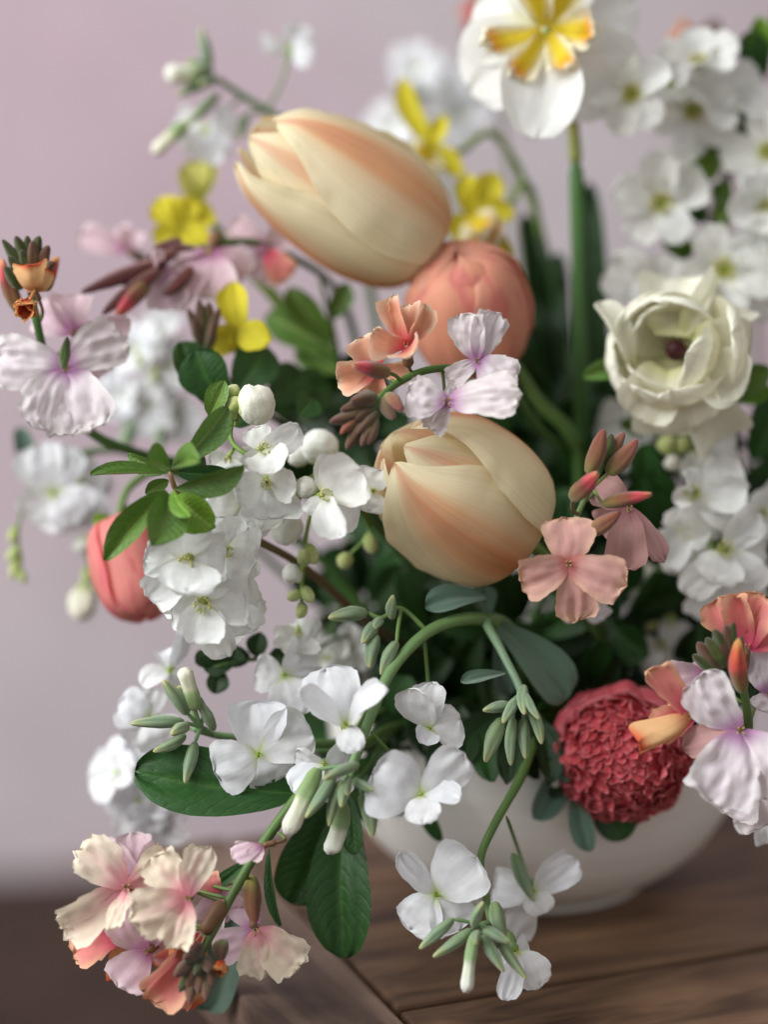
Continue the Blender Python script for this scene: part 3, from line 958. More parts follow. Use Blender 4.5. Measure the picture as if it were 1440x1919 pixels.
tulip(t, (900, 676, .085), (856, 474, .055), 214, -30, 71, prof=GPROF2, A0=1.2, groove=.006, cols=globe_cols('#eea98c', '#e0767c', '#ecb69c'), n=4, tipsharp=12, ruf=.05, folds=.04, lift=.09, wave=.05)
stem(t, [WM[t.name].translation, (1080, 900, .13), (1010, 780, .12), (940, 720, .10), (905, 664, .085)], 24, 20, '#4c7034', '#6c8c44')

t = empty('ranunculus', IN(190, .03), 'coral red ranunculus bud hanging at the far left behind white blossom', 'ranunculus', 'ranunculus flowers')
tulip(t, (220, 975, .070), (272, 1158, .060), 148, 10, 91, prof=GPROF2, A0=1.25, groove=.008, cols=globe_cols('#f09a90', '#e2687a', '#ee8486'), n=4, tipsharp=12, ruf=.05, folds=.04, lift=.08, wave=.05)
for k in range(4):
    a = k * 1.57 + .4
    leaf(t, (220, 974, .070), (222 + 52 * math.cos(a), 985 + 26 * math.sin(a), .070 - .012 * math.sin(a)), 34, 'fresh', 0)
stem(t, [WM[t.name].translation, (640, 1090, .12), (470, 960, .10), (330, 880, .085), (245, 910, .075), (220, 977, .070)], 18, 14, '#4c7034', '#6c8c44')

# dense red one
t = empty('ranunculus', IN(-60, .03), 'dense crimson ranunculus pompom hanging over the bowl rim', 'ranunculus', 'ranunculus flowers')
C = P(1165, 1412, .052); RR = 124 * PXM(.052)
pole = D(-.10, -.25, .95)
px_ = pole.orthogonal().normalized(); py_ = pole.cross(px_)
mb = MB()
blob(mb, C, RR * .94, lin('#c04652'), seg=24, rings=14)
core = add_world('flower_core', mb, t, M_PETAL, C)
NB = 700
rest = MB()
for i in range(NB):
    f = (i + .5) / NB
    cz = 1 - 1.45 * f
    th_ = math.acos(max(-1, min(1, cz)))
    ph = i * 2.39996 + rnd.uniform(-.2, .2)
    rad = (px_ * math.cos(ph) + py_ * math.sin(ph)) * math.sin(th_) + pole * math.cos(th_)
    tang = (pole - rad * pole.dot(rad))
    tang = tang.normalized() if tang.length > .05 else px_.copy()
    side = rad.cross(tang)
    if rad.dot(UP) > .90 + .08 * math.sin(ph * 3):
        continue
    gd = (rad * rnd.uniform(.05, .40) + tang * rnd.uniform(.4, 1.0) + side * rnd.uniform(-.7, .7)).normalized()
    q = RR * rnd.uniform(.13, .185)
    Bp = C + rad * RR * rnd.uniform(.92, .975)
    mw = frame(Bp, Bp + gd * q, q * rnd.uniform(1.1, 1.6), rnd.uniform(-25, 25), hint=rad + side * rnd.uniform(-.5, .5))
    me = petal_mesh('red', nxt())
    if i < 295:
        add('petal', me, core, mw)
    else:
        o_ = len(rest.v)
        rest.v.extend(tuple(mw @ v.co) for v in me.vertices)
        rest.f.extend(tuple(o_ + k for k in p.vertices) for p in me.polygons)
        rest.c.extend(tuple(c_.color)[:3] for c_ in me.color_attributes['Col'].data)
        rest.uv.extend((.5 + v.co.x * .5, v.co.y) for v in me.vertices)
rp = add_world('outer_petals', rest, core, M_PETAL, C)
rp['kind'] = 'stuff'
for i in range(15):
    a = 2 * math.pi * i / 15 + rnd.uniform(-.15, .15)
    rad0 = px_ * math.cos(a) + py_ * math.sin(a)
    up_ = rad0.dot(UP)
    B_ = C - pole * RR * .70 + rad0 * RR * .62
    if up_ > .15:
        B_ = C - pole * RR * .35 + rad0 * RR * .95
    T_ = C + rad0 * RR * (rnd.uniform(1.03, 1.10) - .06 * ss(.1, .5, up_)) + pole * RR * (.02 + .26 * ss(.1, .5, up_) + rnd.uniform(-.24, .24))
    add('petal', petal_mesh('redout', nxt()), t, frame(B_, T_, RR * rnd.uniform(.75, .95), rnd.uniform(-12, 12), hint=rad0))
stem(t, [WM[t.name].translation, (1190, 1290, .12), (1175, 1300, .10), (1168, 1360, .075)], 20, 18, '#3f5c2c', '#4c6c34')
leaf(t, (1080, 1460, .055), (1108, 1596, .046), 46, 'grey', 10)
leaf(t, (1110, 1480, .055), (1176, 1572, .050), 84, 'dark', 10)
leaf(t, (1060, 1400, .060), (1000, 1535, .048), 60, 'grey', -20)
leaf(t, (1070, 1380, .062), (1040, 1500, .050), 56, 'deep', 10)

# cream open ranunculus
t = empty('ranunculus', IN(20, .035), 'open creamy white ranunculus with dark centre beside the pear blossom', 'ranunculus', 'ranunculus flowers')
cc = (1262, 652, .050)
Cc = V(cc)
mb = MB()
ax = D(-.42, .14, .88)
xx = ax.orthogonal().normalized(); yy = ax.cross(xx); Mr = Matrix((xx, yy, ax)).transposed()
s = PXM(.05)
blob(mb, Cc - ax * 22 * s, 20 * s, lin('#3a1418'), (1, 1, 1.2), 12, 8, Mr)
for i in range(26):
    a = i * 2.4; q = 20 * s * math.sqrt((i + 3) / 29)
    b0 = Cc - ax * 24 * s + (xx * math.cos(a) + yy * math.sin(a)) * q
    tp = b0 + ax * 22 * s + (xx * math.cos(a) + yy * math.sin(a)) * 5 * s
    tube(mb, [b0, tp], .6 * s, .6 * s, lin('#5c2028'), lin('#4a1820'), seg=4, cap=False)
    blob(mb, tp, 2.2 * s, lin('#54222c'), (1, 1, 1.4), 5, 3, Mr)
tube(mb, [Cc - ax * 30 * s, Cc - ax * 60 * s, Cc - ax * 90 * s], 14 * s, 12 * s, lin('#6c8c44'), lin('#5c7c3c'))
core = add_world('flower_core', mb, t, M_STEM, Cc)
C2 = Cc - ax * 62 * s
OPEN = [(.12, .02), (.50, .03), (.84, .22), (1.0, .52), (.98, .80), (.86, 1.0)]
def cream_cols(seed=0, inner=0.0):
    c, g, v_, e = lin('#f1efd8'), lin('#c9c68c'), lin('#a87484'), lin('#f6f5ea')
    def fn(U, Vv):
        r = np.broadcast_to(c, U.shape + (3,)).copy()
        r = mixc(r, e, ss(.5, .95, Vv) * .8)
        r = mixc(r, g, (1 - ss(.05, .55, Vv)) * .8)
        r = mixc(r, v_, inner * np.exp(-(U / .25) ** 2) * (1 - ss(.3, .8, Vv)))
        return r
    return fn
for (n_, R_, L_, A_, sp_, inn_, back_) in [(4, 128, 120, .92, 30, .0, 8), (4, 106, 126, .96, 75, .08, 2), (3, 82, 112, 1.05, 20, .22, 0)]:
    for k in range(n_):
        sd = n_ * 7 + k * 3 + R_
        me = cup_petal('petal', L_ * s * rnd.uniform(.82, 1.10), R_ * s * rnd.uniform(.90, 1.10), OPEN, A_ * rnd.uniform(.9, 1.08), cream_cols(sd, inn_), sd, lift=-.03, tipsharp=4.5, ruf=.03, mat=M_PETAL, wave=.10)
        add('petal', me, core, axis_frame(C2 - ax * back_ * s, (ax + xx * rnd.uniform(-.14, .14) + yy * rnd.uniform(-.14, .14)).normalized(), sp_ + 360 / n_ * k + rnd.uniform(-10, 10)))
for (tx, ty, w, bx, by, rl, dd) in [(1185, 778, 116, 1240, 690, -10, -.006), (1300, 800, 140, 1270, 690, 5, -.006), (1350, 828, 120, 1290, 715, -10, .010), (1250, 816, 130, 1250, 700, 0, .004),
                               (1390, 740, 120, 1300, 690, -15, -.012), (1408, 660, 130, 1300, 640, 0, -.004), (1365, 560, 130, 1290, 630, 0, .012), (1270, 520, 150, 1260, 630, 0, .016)]:
    add('petal', petal_mesh('cream', nxt()), core, frame(P(bx, by, .052), P(tx, ty, .055 + dd), w * s, rl))
add('petal', petal_mesh('cream', 1), core, frame(P(1188, 690, .056), P(1122, 566, .05), 52 * s, 40))
stem(t, [WM[t.name].translation, (1300, 1000, .13), (1300, 860, .11), (1280, 740, .09), Cc - ax * 60 * s], 20, 18, '#4c7034', '#6c8c44')
leaf(t, (1185, 688, .065), (1092, 708, .06), 40, 'bright', 10)
leaf(t, (1340, 760, .07), (1445, 690, .07), 60, 'bright', 10)
leaf(t, (1350, 740, .08), (1450, 730, .075), 40, 'fresh', 10)

# ------------------------------------------------------------------ narcissus
t = empty('narcissus', IN(50, .02), 'white split-cup narcissus with orange and yellow crown on a tall stem', 'narcissus', 'narcissus flowers')
c = (1026, 62, .072)
f = centre_mesh(t, V(c), D(-.05, -.1, 1), 150 * PXM(.07), 'none', calyx='#a8b060', tube_len=.02)
for (tx, ty, w, td, rl) in [(1172, 188, 190, .014, 0), (1194, 5, 180, .012, 0), (1040, -120, 190, .012, 0), (892, 4, 180, .010, 0), (880, 172, 178, .010, 12), (1003, 258, 156, -.016, 0)]:
    T = P(tx, ty, .072 + td); C0 = V(c)
    add('petal', petal_mesh('narcissus', nxt()), f, frame(C0 + (T - C0) * .04, T, w * PXM(.07), rl))
for (tx, ty, w, rl) in [(908, 80, 62, 18), (958, 140, 62, -15), (1064, 128, 60, 10), (1114, 62, 74, -10), (1074, -50, 70, 10), (990, -52, 70, 0)]:
    T = P(tx, ty, .058); C0 = P(1026, 58, .068)
    add('corona', petal_mesh('corona', nxt()), f, frame(C0 + (T - C0) * .08, T, w * PXM(.07), rl))
stem(t, [WM[t.name].translation, (1100, 1000, .15), (1092, 800, .105), (1086, 520, .10), (1080, 300, .098)], 34, 30, '#33562c', '#4a7238')
stem(t, [(1080, 306, .098), (1076, 250, .096), (1070, 200, .094), (1040, 110, .092)], 28, 22, '#8d9a52', '#b4a468', 'spathe')
for (bx, by, tx, ty, w, dd) in [(1020, 900, 985, 400, 62, .15), (1075, 900, 1045, 470, 70, .16), (1120, 900, 1105, 340, 55, .15), (1010, 960, 955, 560, 60, .14), (1150, 960, 1140, 620, 60, .17), (1060, 860, 1000, 560, 40, .13)]:
    leaf(t, (bx, by, .14), (tx, ty, dd), w, 'strap', rnd.uniform(-25, 25))

def trumpet(label, petals, base, st, kind='yellow', inner=None):
    t = empty('narcissus', IN(), label, 'narcissus', 'narcissus flowers')
    C0 = V(base)
    f = centre_mesh(t, C0, D(-.2, .1, .6), 60 * PXM(base[2]), 'none', calyx='#a0a83c')
    for p in petals:
        tx, ty, w = p[:3]
        T = P(tx, ty, base[2] + (p[3] if len(p) > 3 else rnd.uniform(-.008, .008)))
        add('petal', petal_mesh(kind, nxt()), f, frame(C0, T, w * PXM(base[2]), p[4] if len(p) > 4 else rnd.uniform(-20, 20)))
    if inner:
        for tx, ty, w in inner:
            add('corona', petal_mesh('corona', nxt()), f, frame(C0, P(tx, ty, base[2] - .012), w * PXM(base[2]), rnd.uniform(-15, 15)))
    stem(t, [WM[t.name].translation] + st, 18, 15, '#4c7034', '#8aa040')
    return t
trumpet('yellow narcissus with an upswept petal directly behind the larger tulip', [(752, 146, 46), (735, 306, 48), (800, 338, 54), (868, 330, 44), (836, 215, 36)], (806, 275, .125),
        [(1060, 760, .16), (1010, 420, .15), (930, 255, .14), (860, 285, .13), (812, 276, .125)], inner=[(775, 300, 60), (800, 320, 60)])
trumpet('yellow narcissus drooping against the back of the peach ranunculus', [(932, 322, 60), (958, 488, 60), (880, 325, 42), (850, 450, 60), (965, 400, 56)], (880, 405, .11),
        [(1060, 800, .17), (1020, 480, .15), (990, 345, .14), (950, 385, .125), (885, 405, .112)], inner=[(900, 450, 80), (930, 455, 70), (915, 430, 70)])
trumpet('square yellow narcissus behind the dark wallflower buds', [(290, 375, 66), (392, 380, 66), (296, 470, 66), (390, 470, 60), (340, 366, 56), (345, 490, 50)], (342, 425, .10),
        [(640, 900, .15), (560, 640, .12), (455, 500, .11), (345, 428, .102)])
trumpet('pale yellow narcissus bud below the top white stock', [(345, 310, 48), (392, 305, 45), (365, 300, 50)], (370, 378, .11),
        [(640, 900, .16), (560, 620, .13), (440, 470, .12), (372, 385, .111)], kind='paleyellow')
trumpet('pointed yellow narcissus petals above the dark green leaves', [(436, 528, 62), (506, 640, 62), (392, 650, 60), (450, 662, 66)], (448, 618, .06),
        [(640, 900, .13), (570, 760, .10), (500, 690, .075), (450, 622, .062)], kind='yellow')

# ------------------------------------------------------------------ white stocks
def stock(label, **k):
    return empty('stock_stem', k.get('base', IN()), label, 'stock', 'white stock stems')

S = t = stock('white stock with fuzzy green buds hanging in front of the bowl rim')
stem(t, [WM[t.name].translation, (1010, 1330, .11), (965, 1200, .06), (900, 1160, .032), (810, 1180, .020), (738, 1250, .010), (700, 1330, .004), (672, 1405, .002), (648, 1470, .004)], 30, 17, '#5c8038', '#7c9a6c')
floret(t, (648, 1360, -.004), [(612, 1250, 102, .004, 5), (560, 1296, 52, -.012, 45), (724, 1292, 52, -.012, -50), (672, 1408, 46, -.006, 0)], 'stock', ped=(712, 1290, .004), face=(-.1, .3, .9))
floret(t, (790, 1490, -.004), [(696, 1450, 118, -.002, -5), (870, 1412, 76, .002, 15), (864, 1496, 44, -.006, -30), (790, 1545, 60, -.008, 10)], 'stock', ped=(696, 1372, .002), face=(.05, -.1, .95))
floret(t, (806, 1366, .014), [(768, 1290, 72, -.006, -35), (812, 1278, 60, -.002, -10), (864, 1345, 78, -.002, 10), (790, 1392, 44, -.008, 0)], 'stock', ped=(796, 1196, .020), face=(0, -.5, .6))
floret(t, (608, 1432, .010), [(548, 1482, 60, 0, 20), (556, 1404, 44, 0, -40), (655, 1402, 46, .004, 30), (640, 1495, 60, .004, 0)], 'stock', ped=(676, 1398, .003))
for b in [((596, 1440, -.004), (536, 1568, -.008), 36, 'stockopen'), ((628, 1450, -.006), (572, 1534, -.012), 33, 'stock'), ((672, 1432, -.006), (604, 1462, -.018), 30, 'stock'),
          ((640, 1462, -.006), (616, 1552, -.008), 28, 'stock'), ((642, 1500, 0), (618, 1604, .002), 36, 'stockopen'), ((650, 1468, -.008), (640, 1512, -.012), 25, 'stock'),
          ((678, 1488, -.004), (700, 1572, -.006), 33, 'stock'), ((662, 1462, -.006), (702, 1482, -.010), 25, 'stock'), ((654, 1455, -.01), (652, 1490, -.012), 20, 'stock'),
          ((744, 1202, .012), (716, 1262, .010), 30, 'stock'), ((688, 1148, .018), (616, 1158, .012), 30, 'stock'), ((735, 1160, .018), (737, 1118, .014), 26, 'stock'),
          ((704, 1168, .018), (680, 1204, .012), 28, 'stock'), ((706, 1190, .016), (692, 1256, .012), 30, 'stock'), ((716, 1160, .017), (700, 1180, .014), 24, 'stock')]:
    bud(t, *b)
pedicel(t, [(648, 1468, .004), (668, 1440, -.002), (640, 1436, -.008), (596, 1442, -.004)], 9, '#6c8a5c')
pedicel(t, [(652, 1450, .003), (660, 1452, -.002), (650, 1470, -.006)], 10, '#6c8a5c')
pedicel(t, [(648, 1470, .003), (646, 1490, .002), (642, 1502, .001)], 8, '#6c8a5c')
pedicel(t, [(655, 1450, .003), (672, 1470, .0), (678, 1490, -.004)], 8, '#6c8a5c')
pedicel(t, [(800, 1182, .020), (752, 1140, .020), (716, 1158, .018), (690, 1148, .018)], 10, '#6c8a4c')
pedicel(t, [(752, 1140, .020), (746, 1180, .014), (744, 1204, .012)], 8, '#6c8a4c')
pedicel(t, [(716, 1158, .018), (706, 1176, .017), (706, 1192, .016)], 8, '#6c8a4c')
leaf(t, (910, 1120, .03), (798, 1140, .024), 56, 'grey', 25)
leaf(t, (915, 1160, .045), (905, 1098, .05), 50, 'grey', 30)

t = stock('white stock trailing lowest down the front of the cream bowl')
stem(t, [WM[t.name].translation, (1030, 1330, .10), (1002, 1390, .050), (975, 1460, .030), (930, 1540, .018), (902, 1605, .012), (908, 1660, .008), (920, 1730, .004)], 22, 12, '#4c6c30', '#66864c')
floret(t, (818, 1676, .008), [(892, 1606, 112, -.004, -8), (748, 1598, 52, -.004, 35), (766, 1742, 84, .004, 10), (862, 1744, 84, 0, -10)], 'stock', ped=(905, 1612, .012), face=(-.1, .2, .95))
floret(t, (1000, 1672, .030), [(1084, 1612, 64, 0, 15), (1022, 1712, 54, -.004, -20), (925, 1660, 70, .008, 0), (960, 1760, 60, .010, 0)], 'stock', ped=(950, 1530, .02), face=(.1, -.3, .9))
floret(t, (968, 1782, .004), [(944, 1874, 44, -.004, 15), (1014, 1850, 60, -.002, -10), (990, 1768, 44, .004, 20), (930, 1800, 40, .004, 0)], 'stock', ped=(922, 1725, .004), face=(.3, -.6, .6))
bud(t, (962, 1600, .024), (1000, 1684, .026), 30, 'stock')
for b in [((850, 1722, -.004), (780, 1784, -.006), 30, 'stock'), ((884, 1742, -.006), (814, 1792, -.010), 28, 'stock'), ((890, 1748, -.008), (874, 1856, -.010), 30, 'stockopen'),
          ((904, 1752, -.006), (946, 1822, -.010), 28, 'stock'), ((930, 1752, -.004), (988, 1834, -.008), 28, 'stock'), ((926, 1690, .002), (946, 1760, 0), 36, 'stock'),
          ((888, 1738, -.006), (908, 1686, -.012), 28, 'stock'), ((906, 1740, -.006), (958, 1768, -.010), 28, 'stock'), ((896, 1745, -.01), (892, 1772, -.014), 24, 'stock')]:
    bud(t, *b)
for e in [(850, 1722, -.004), (884, 1742, -.006), (930, 1752, -.004), (904, 1750, -.006)]:
    pedicel(t, [(921, 1728, .004), (905, 1732, -.002), e], 8, '#6c8a5c')
leaf(t, (775, 1470, .05), (828, 1576, .048), 30, 'dark', 10)

t = stock('white stock side shoot of drooping green buds and grey leaves under the smaller tulip')
stem(t, [WM[t.name].translation, (1020, 1330, .10), (960, 1180, .050), (912, 1162, .034), (938, 1215, .024), (975, 1290, .018), (988, 1340, .014)], 22, 14, '#5c8038', '#8aa48c')
leaf(t, (925, 1165, .04), (1062, 1312, .045), 92, 'grey', -15)
leaf(t, (948, 1262, .018), (864, 1278, .012), 28, 'grey', 30)
leaf(t, (930, 1180, .05), (950, 1300, .06), 40, 'grey', 0)
for b in [((942, 1345, .012), (908, 1434, .012), 38, 'stock'), ((962, 1345, .010), (958, 1432, .010), 30, 'stock'), ((982, 1345, .012), (986, 1426, .010), 26, 'stock'), ((992, 1320, .012), (1016, 1394, .008), 28, 'stock'),
          ((958, 1322, .012), (902, 1332, .008), 26, 'stock'), ((982, 1285, .012), (984, 1340, .004), 28, 'stock'), ((985, 1300, .008), (1012, 1350, .002), 24, 'stock'), ((970, 1310, .010), (940, 1360, .004), 24, 'stock')]:
    bud(t, *b)
pedicel(t, [(980, 1300, .016), (955, 1320, .012), (942, 1348, .012)], 10, '#7c9a7c')
pedicel(t, [(984, 1310, .016), (966, 1325, .012), (962, 1348, .010)], 9, '#7c9a7c')
pedicel(t, [(986, 1320, .015), (982, 1335, .013), (982, 1348, .012)], 9, '#7c9a7c')

t = stock('white stock spreading left above the big glossy leaf')
stem(t, [WM[t.name].translation, (760, 1330, .08), (640, 1390, .045), (520, 1385, .034), (420, 1380, .028), (360, 1365, .024)], 20, 13, '#5c8038', '#7c9a6c')
floret(t, (484, 1414, .014), [(482, 1312, 100, .004, 4), (402, 1446, 96, .0, -8), (588, 1380, 96, .002, 8), (510, 1468, 80, .004, 0)], 'stock', ped=(520, 1385, .034))
floret(t, (532, 1266, .032), [(476, 1262, 66, 0, 8), (548, 1345, 90, -.004, 0), (578, 1196, 60, .006, 20), (600, 1290, 66, .008, 0)], 'stock', ped=(560, 1385, .038))
floret(t, (280, 1345, .045), [(222, 1318, 72, 0, 0), (290, 1292, 60, .004, 10), (310, 1400, 90, 0, 0), (250, 1398, 66, .004, 0)], 'stock', ped=(360, 1368, .026))
floret(t, (318, 1256, .040), [(345, 1182, 42, .004, 45), (264, 1284, 42, -.004, 30), (300, 1220, 40, .006, 30), (350, 1290, 40, .004, 0)], 'stock', ped=(372, 1368, .026))
for b in [((352, 1338, .016), (302, 1270, .010), 32, 'stock'), ((366, 1330, .016), (345, 1254, .012), 34, 'stockopen'), ((384, 1330, .018), (330, 1284, .014), 30, 'stock'), ((345, 1352, .014), (246, 1356, .010), 30, 'stock'),
          ((348, 1378, .014), (288, 1408, .010), 30, 'stock'), ((366, 1390, .014), (345, 1474, .012), 27, 'stock'), ((402, 1368, .020), (366, 1305, .016), 28, 'stock'), ((352, 1362, .012), (322, 1375, .006), 26, 'stock')]:
    bud(t, *b)
for e in [(352, 1338, .016), (366, 1330, .016), (384, 1330, .018), (366, 1390, .014), (347, 1354, .014)]:
    pedicel(t, [(400, 1378, .027), (378, 1364, .02), e], 9, '#7c9a6c')

t = stock('blurred double white stock drooping behind the big glossy leaf')
stem(t, [WM[t.name].translation, (640, 1400, .11), (450, 1450, .095), (330, 1465, .085), (255, 1490, .078)], 18, 12, '#4c7034', '#7c9a6c')
for (x, y, r, fc, sp) in [(222, 1448, 66, (-.5, .3, .7), 0), (262, 1500, 70, (-.2, -.2, .9), 30), (300, 1530, 64, (.1, -.5, .8), 60), (270, 1440, 56, (0, .4, .8), 20)]:
    rosette(t, (x, y, .074), r, 'stock', 6, fc, 18, sp, .8, 'stock', (290, 1475, .082))

BACK[0] = 0.03
t = stock('white stock tip with green buds reaching highest above the larger tulip')
stem(t, [WM[t.name].translation, (760, 1000, .15), (690, 520, .12), (600, 270, .10), (520, 220, .092), (455, 180, .088), (402, 145, .085)], 20, 13, '#4c7034', '#5f8250')
floret(t, (545, 88, .088), [(590, 92, 56, -.006, 10), (552, 42, 54, 0, 30), (490, 80, 44, .004, -40), (575, 105, 60, .012, 0)], 'stock', ped=(498, 208, .091), face=(.2, .8, .4), calyx='#8fae6c')
floret(t, (385, 245, .086), [(440, 250, 88, 0, 0), (325, 225, 64, .002, 0), (360, 295, 84, -.002, 0), (415, 300, 70, 0, 0)], 'stock', ped=(455, 180, .088), face=(-.2, -.4, .8))
for b in [((392, 130, .084), (376, 52, .080), 30, 'stock'), ((395, 140, .084), (305, 140, .076), 40, 'stockopen'), ((398, 150, .084), (335, 178, .078), 26, 'stock'), ((410, 175, .084), (345, 240, .074), 30, 'stock'), ((352, 230, .078), (290, 285, .072), 28, 'stockopen'),
          ((462, 215, .09), (448, 262, .086), 24, 'stock'), ((395, 138, .084), (350, 112, .080), 24, 'stock'), ((405, 150, .082), (375, 160, .072), 26, 'stock'), ((398, 135, .082), (362, 130, .070), 24, 'stock')]:
    bud(t, *b)
pedicel(t, [(498, 208, .091), (470, 212, .091), (462, 218, .09)], 8)

BACK[0] = 0.025
t = stock('blurred white stock under the lilac wallflower at the left')
stem(t, [WM[t.name].translation, (560, 1100, .13), (380, 930, .10), (250, 850, .085), (150, 850, .075), (95, 880, .07)], 18, 13, '#4c7034', '#5f8250')
floret(t, (100, 925, .066), [(75, 830, 90, 0, 0), (130, 835, 80, .004, 0), (60, 980, 90, 0, 0), (150, 975, 90, 0, 0)], 'stock', ped=(150, 850, .075))
floret(t, (150, 900, .075), [(185, 870, 60, 0, 0), (170, 990, 80, 0, 0), (110, 1000, 60, 0, 0), (195, 940, 60, .004, 0)], 'stock', ped=(170, 850, .076))
leaf(t, (60, 930, .08), (35, 800, .08), 40, 'grey', 20)
leaf(t, (200, 905, .08), (140, 985, .08), 40, 'deep', 20)
for b in [((30, 985, .07), (20, 1020, .068), 26, 'pearlgreen'), ((34, 1020, .07), (14, 1050, .068), 26, 'pearlgreen'), ((38, 1040, .07), (22, 1085, .068), 28, 'pearlgreen'), ((30, 1060, .07), (48, 1095, .068), 24, 'pearlgreen')]:
    bud(t, *b)
pedicel(t, [(95, 880, .07), (48, 930, .072), (34, 990, .07), (32, 1060, .07)], 7)
for b in [((165, 1060, .085), (158, 1100, .083), 26, 'pearlgreen'), ((162, 1095, .082), (150, 1165, .08), 62, 'pearl'), ((160, 1000, .08), (175, 1040, .08), 60, 'pearl')]:
    bud(t, *b)
pedicel(t, [(150, 850, .075), (195, 940, .085), (170, 1020, .086), (164, 1064, .085)], 7)

BACK[0] = 0.0
t = stock('faint white stock in the far background behind the narcissus')
stem(t, [WM[t.name].translation, (900, 800, .24), (850, 420, .24), (830, 240, .235), (785, 120, .23)], 18, 12, '#4c7034', '#5f8250')
for (x, y, r, fc) in [(782, 130, 56, (0, .3, .9)), (860, 215, 70, (.3, 0, .9)), (735, 240, 60, (-.4, 0, .8)), (840, 165, 50, (.3, .2, .9))]:
    rosette(t, (x, y, .225), r, 'stock', 5, fc, 15, x, .85, 'stock', (830, 240, .235))
for b in [((790, 160, .23), (830, 120, .226), 36, 'stock'), ((800, 180, .23), (760, 175, .226), 36, 'stock'), ((800, 200, .23), (850, 260, .226), 36, 'stock')]:
    bud(t, *b)
BACK[0] = 0.02
t = stock('soft white stock cluster between the lilac wallflower and the dark leaves')
stem(t, [WM[t.name].translation, (640, 980, .16), (480, 860, .14), (350, 780, .125), (290, 690, .12)], 18, 12, '#4c7034', '#5f8250')
for (x, y, r, fc) in [(258, 655, 62, (-.3, .2, .9)), (315, 690, 64, (.2, .3, .9)), (280, 760, 66, (-.2, -.2, .9)), (330, 780, 55, (.2, -.3, .9)), (225, 740, 52, (-.4, 0, .9)), (300, 620, 46, (0, .6, .8))]:
    rosette(t, (x, y, .115), r, 'stock', 6, fc, 22, x, .85, 'stock', (330, 760, .124))
for b in [((270, 690, .11), (255, 665, .105), 24, 'pearlgreen'), ((300, 720, .108), (290, 690, .1), 26, 'pearlgreen'), ((300, 800, .11), (300, 850, .105), 28, 'stock'), ((250, 790, .11), (225, 850, .1), 34, 'stock')]:
    bud(t, *b)
BACK[0] = 0.0

# ------------------------------------------------------------------ wallflowers
def wallflower(label):
    return empty('wallflower_stem', IN(), label, 'wallflower', 'wallflower stems')
WS = dict(style='wallf', calyx='#7c5c44')

t = wallflower('wallflower drooping lowest left with crumpled cream and blush petals')
stem(t, [WM[t.name].translation, (800, 1360, .08), (690, 1390, .035), (600, 1450, .016), (545, 1510, .012), (480, 1600, .008), (438, 1672, .004), (402, 1740, .0), (372, 1795, -.004)], 26, 14, '#4c6c30', '#5c7440')
floret(t, (352, 1682, -.012), [(248, 1722, 98, -.004, -10), (390, 1588, 70, .004, 15), (286, 1606, 82, .004, -8), (318, 1776, 68, -.004, 10)], 'blush', ped=(425, 1695, .003), **WS)
floret(t, (238, 1662, -.002), [(142, 1590, 88, .0, 10), (116, 1742, 86, -.002, -10), (318, 1602, 72, .006, 20), (205, 1742, 46, -.010, 40)], 'blush', ped=(430, 1685, .004), **WS)
floret(t, (262, 1655, .022), [(246, 1560, 70, .004, 0, 'lilac'), (312, 1588, 62, .0, 0, 'lilac'), (170, 1590, 70, .006, 0, 'lilac'), (340, 1640, 70, .006, 0, 'lilac')], 'lilac', ped=(440, 1670, .006), **WS)
floret(t, (276, 1782, .002), [(222, 1848, 88, -.004, 10), (222, 1702, 72, .002, -15), (300, 1700, 60, .006, 0), (310, 1790, 50, .004, 0)], 'lilac', ped=(402, 1738, .002), face=(-.6, -.3, .7), **WS)
floret(t, (222, 1752, .008), [(134, 1790, 84, -.002, 10), (148, 1760, 60, .008, -20), (205, 1835, 44, .006, 30, 'apricot')], 'coral', ped=(400, 1742, .002), face=(-.9, -.2, .4), **WS)
floret(t, (380, 1752, -.002), [(276, 1872, 84, -.004, -12), (328, 1892, 70, .004, 10), (350, 1888, 46, .008, 20, 'apricot'), (300, 1820, 60, .01, 0)], 'coral', ped=(412, 1722, .0), face=(-.5, -.8, .3), **WS)
floret(t, (478, 1742, .014), [(562, 1812, 92, -.004, 10, 'blush'), (488, 1832, 84, -.006, -10, 'blush'), (400, 1776, 72, .0, 10, 'lilac'), (440, 1668, 76, .008, 0, 'lilac')], 'blush', ped=(470, 1620, .010), face=(.3, -.5, .8), **WS)
floret(t, (410, 1672, .016), [(388, 1640, 46, .0, 0, 'coral'), (440, 1720, 80, .004, 0, 'lilac'), (385, 1730, 70, .004, 0, 'lilac')], 'lilac', ped=(452, 1650, .006), **WS)
floret(t, (492, 1584, -.004), [(436, 1608, 44, -.004, 30), (440, 1582, 36, .002, -30), (470, 1612, 34, -.004, 10)], 'lilac', ped=(520, 1560, .008), face=(-.9, -.1, .4), **WS)
bud(t, (418, 1762, -.006), (414, 1804, -.010), 34, 'wall')
rosette(t, (414, 1800, -.010), 24, 'spent', 5, (-.1, -.8, .5), 62, 10, 1.1, 'none', calyx='#7c4a38')
bud(t, (340, 1760, -.002), (322, 1790, -.006), 30, 'wallorange')
for (bx, by, tx, ty, w) in [(372, 1795, 376, 1768, 26), (362, 1800, 326, 1830, 27), (365, 1796, 345, 1795, 27), (375, 1805, 352, 1850, 28), (380, 1805, 372, 1862, 26), (385, 1802, 398, 1850, 28), (388, 1796, 392, 1822, 26), (370, 1812, 336, 1858, 24), (368, 1818, 356, 1876, 26), (384, 1815, 386, 1872, 24), (372, 1800, 366, 1825, 24)]:
    bud(t, (bx, by, -.006), (tx, ty, -.014 - rnd.random() * .004), w, rnd.choice(['wall', 'wallgreen', 'wall']))
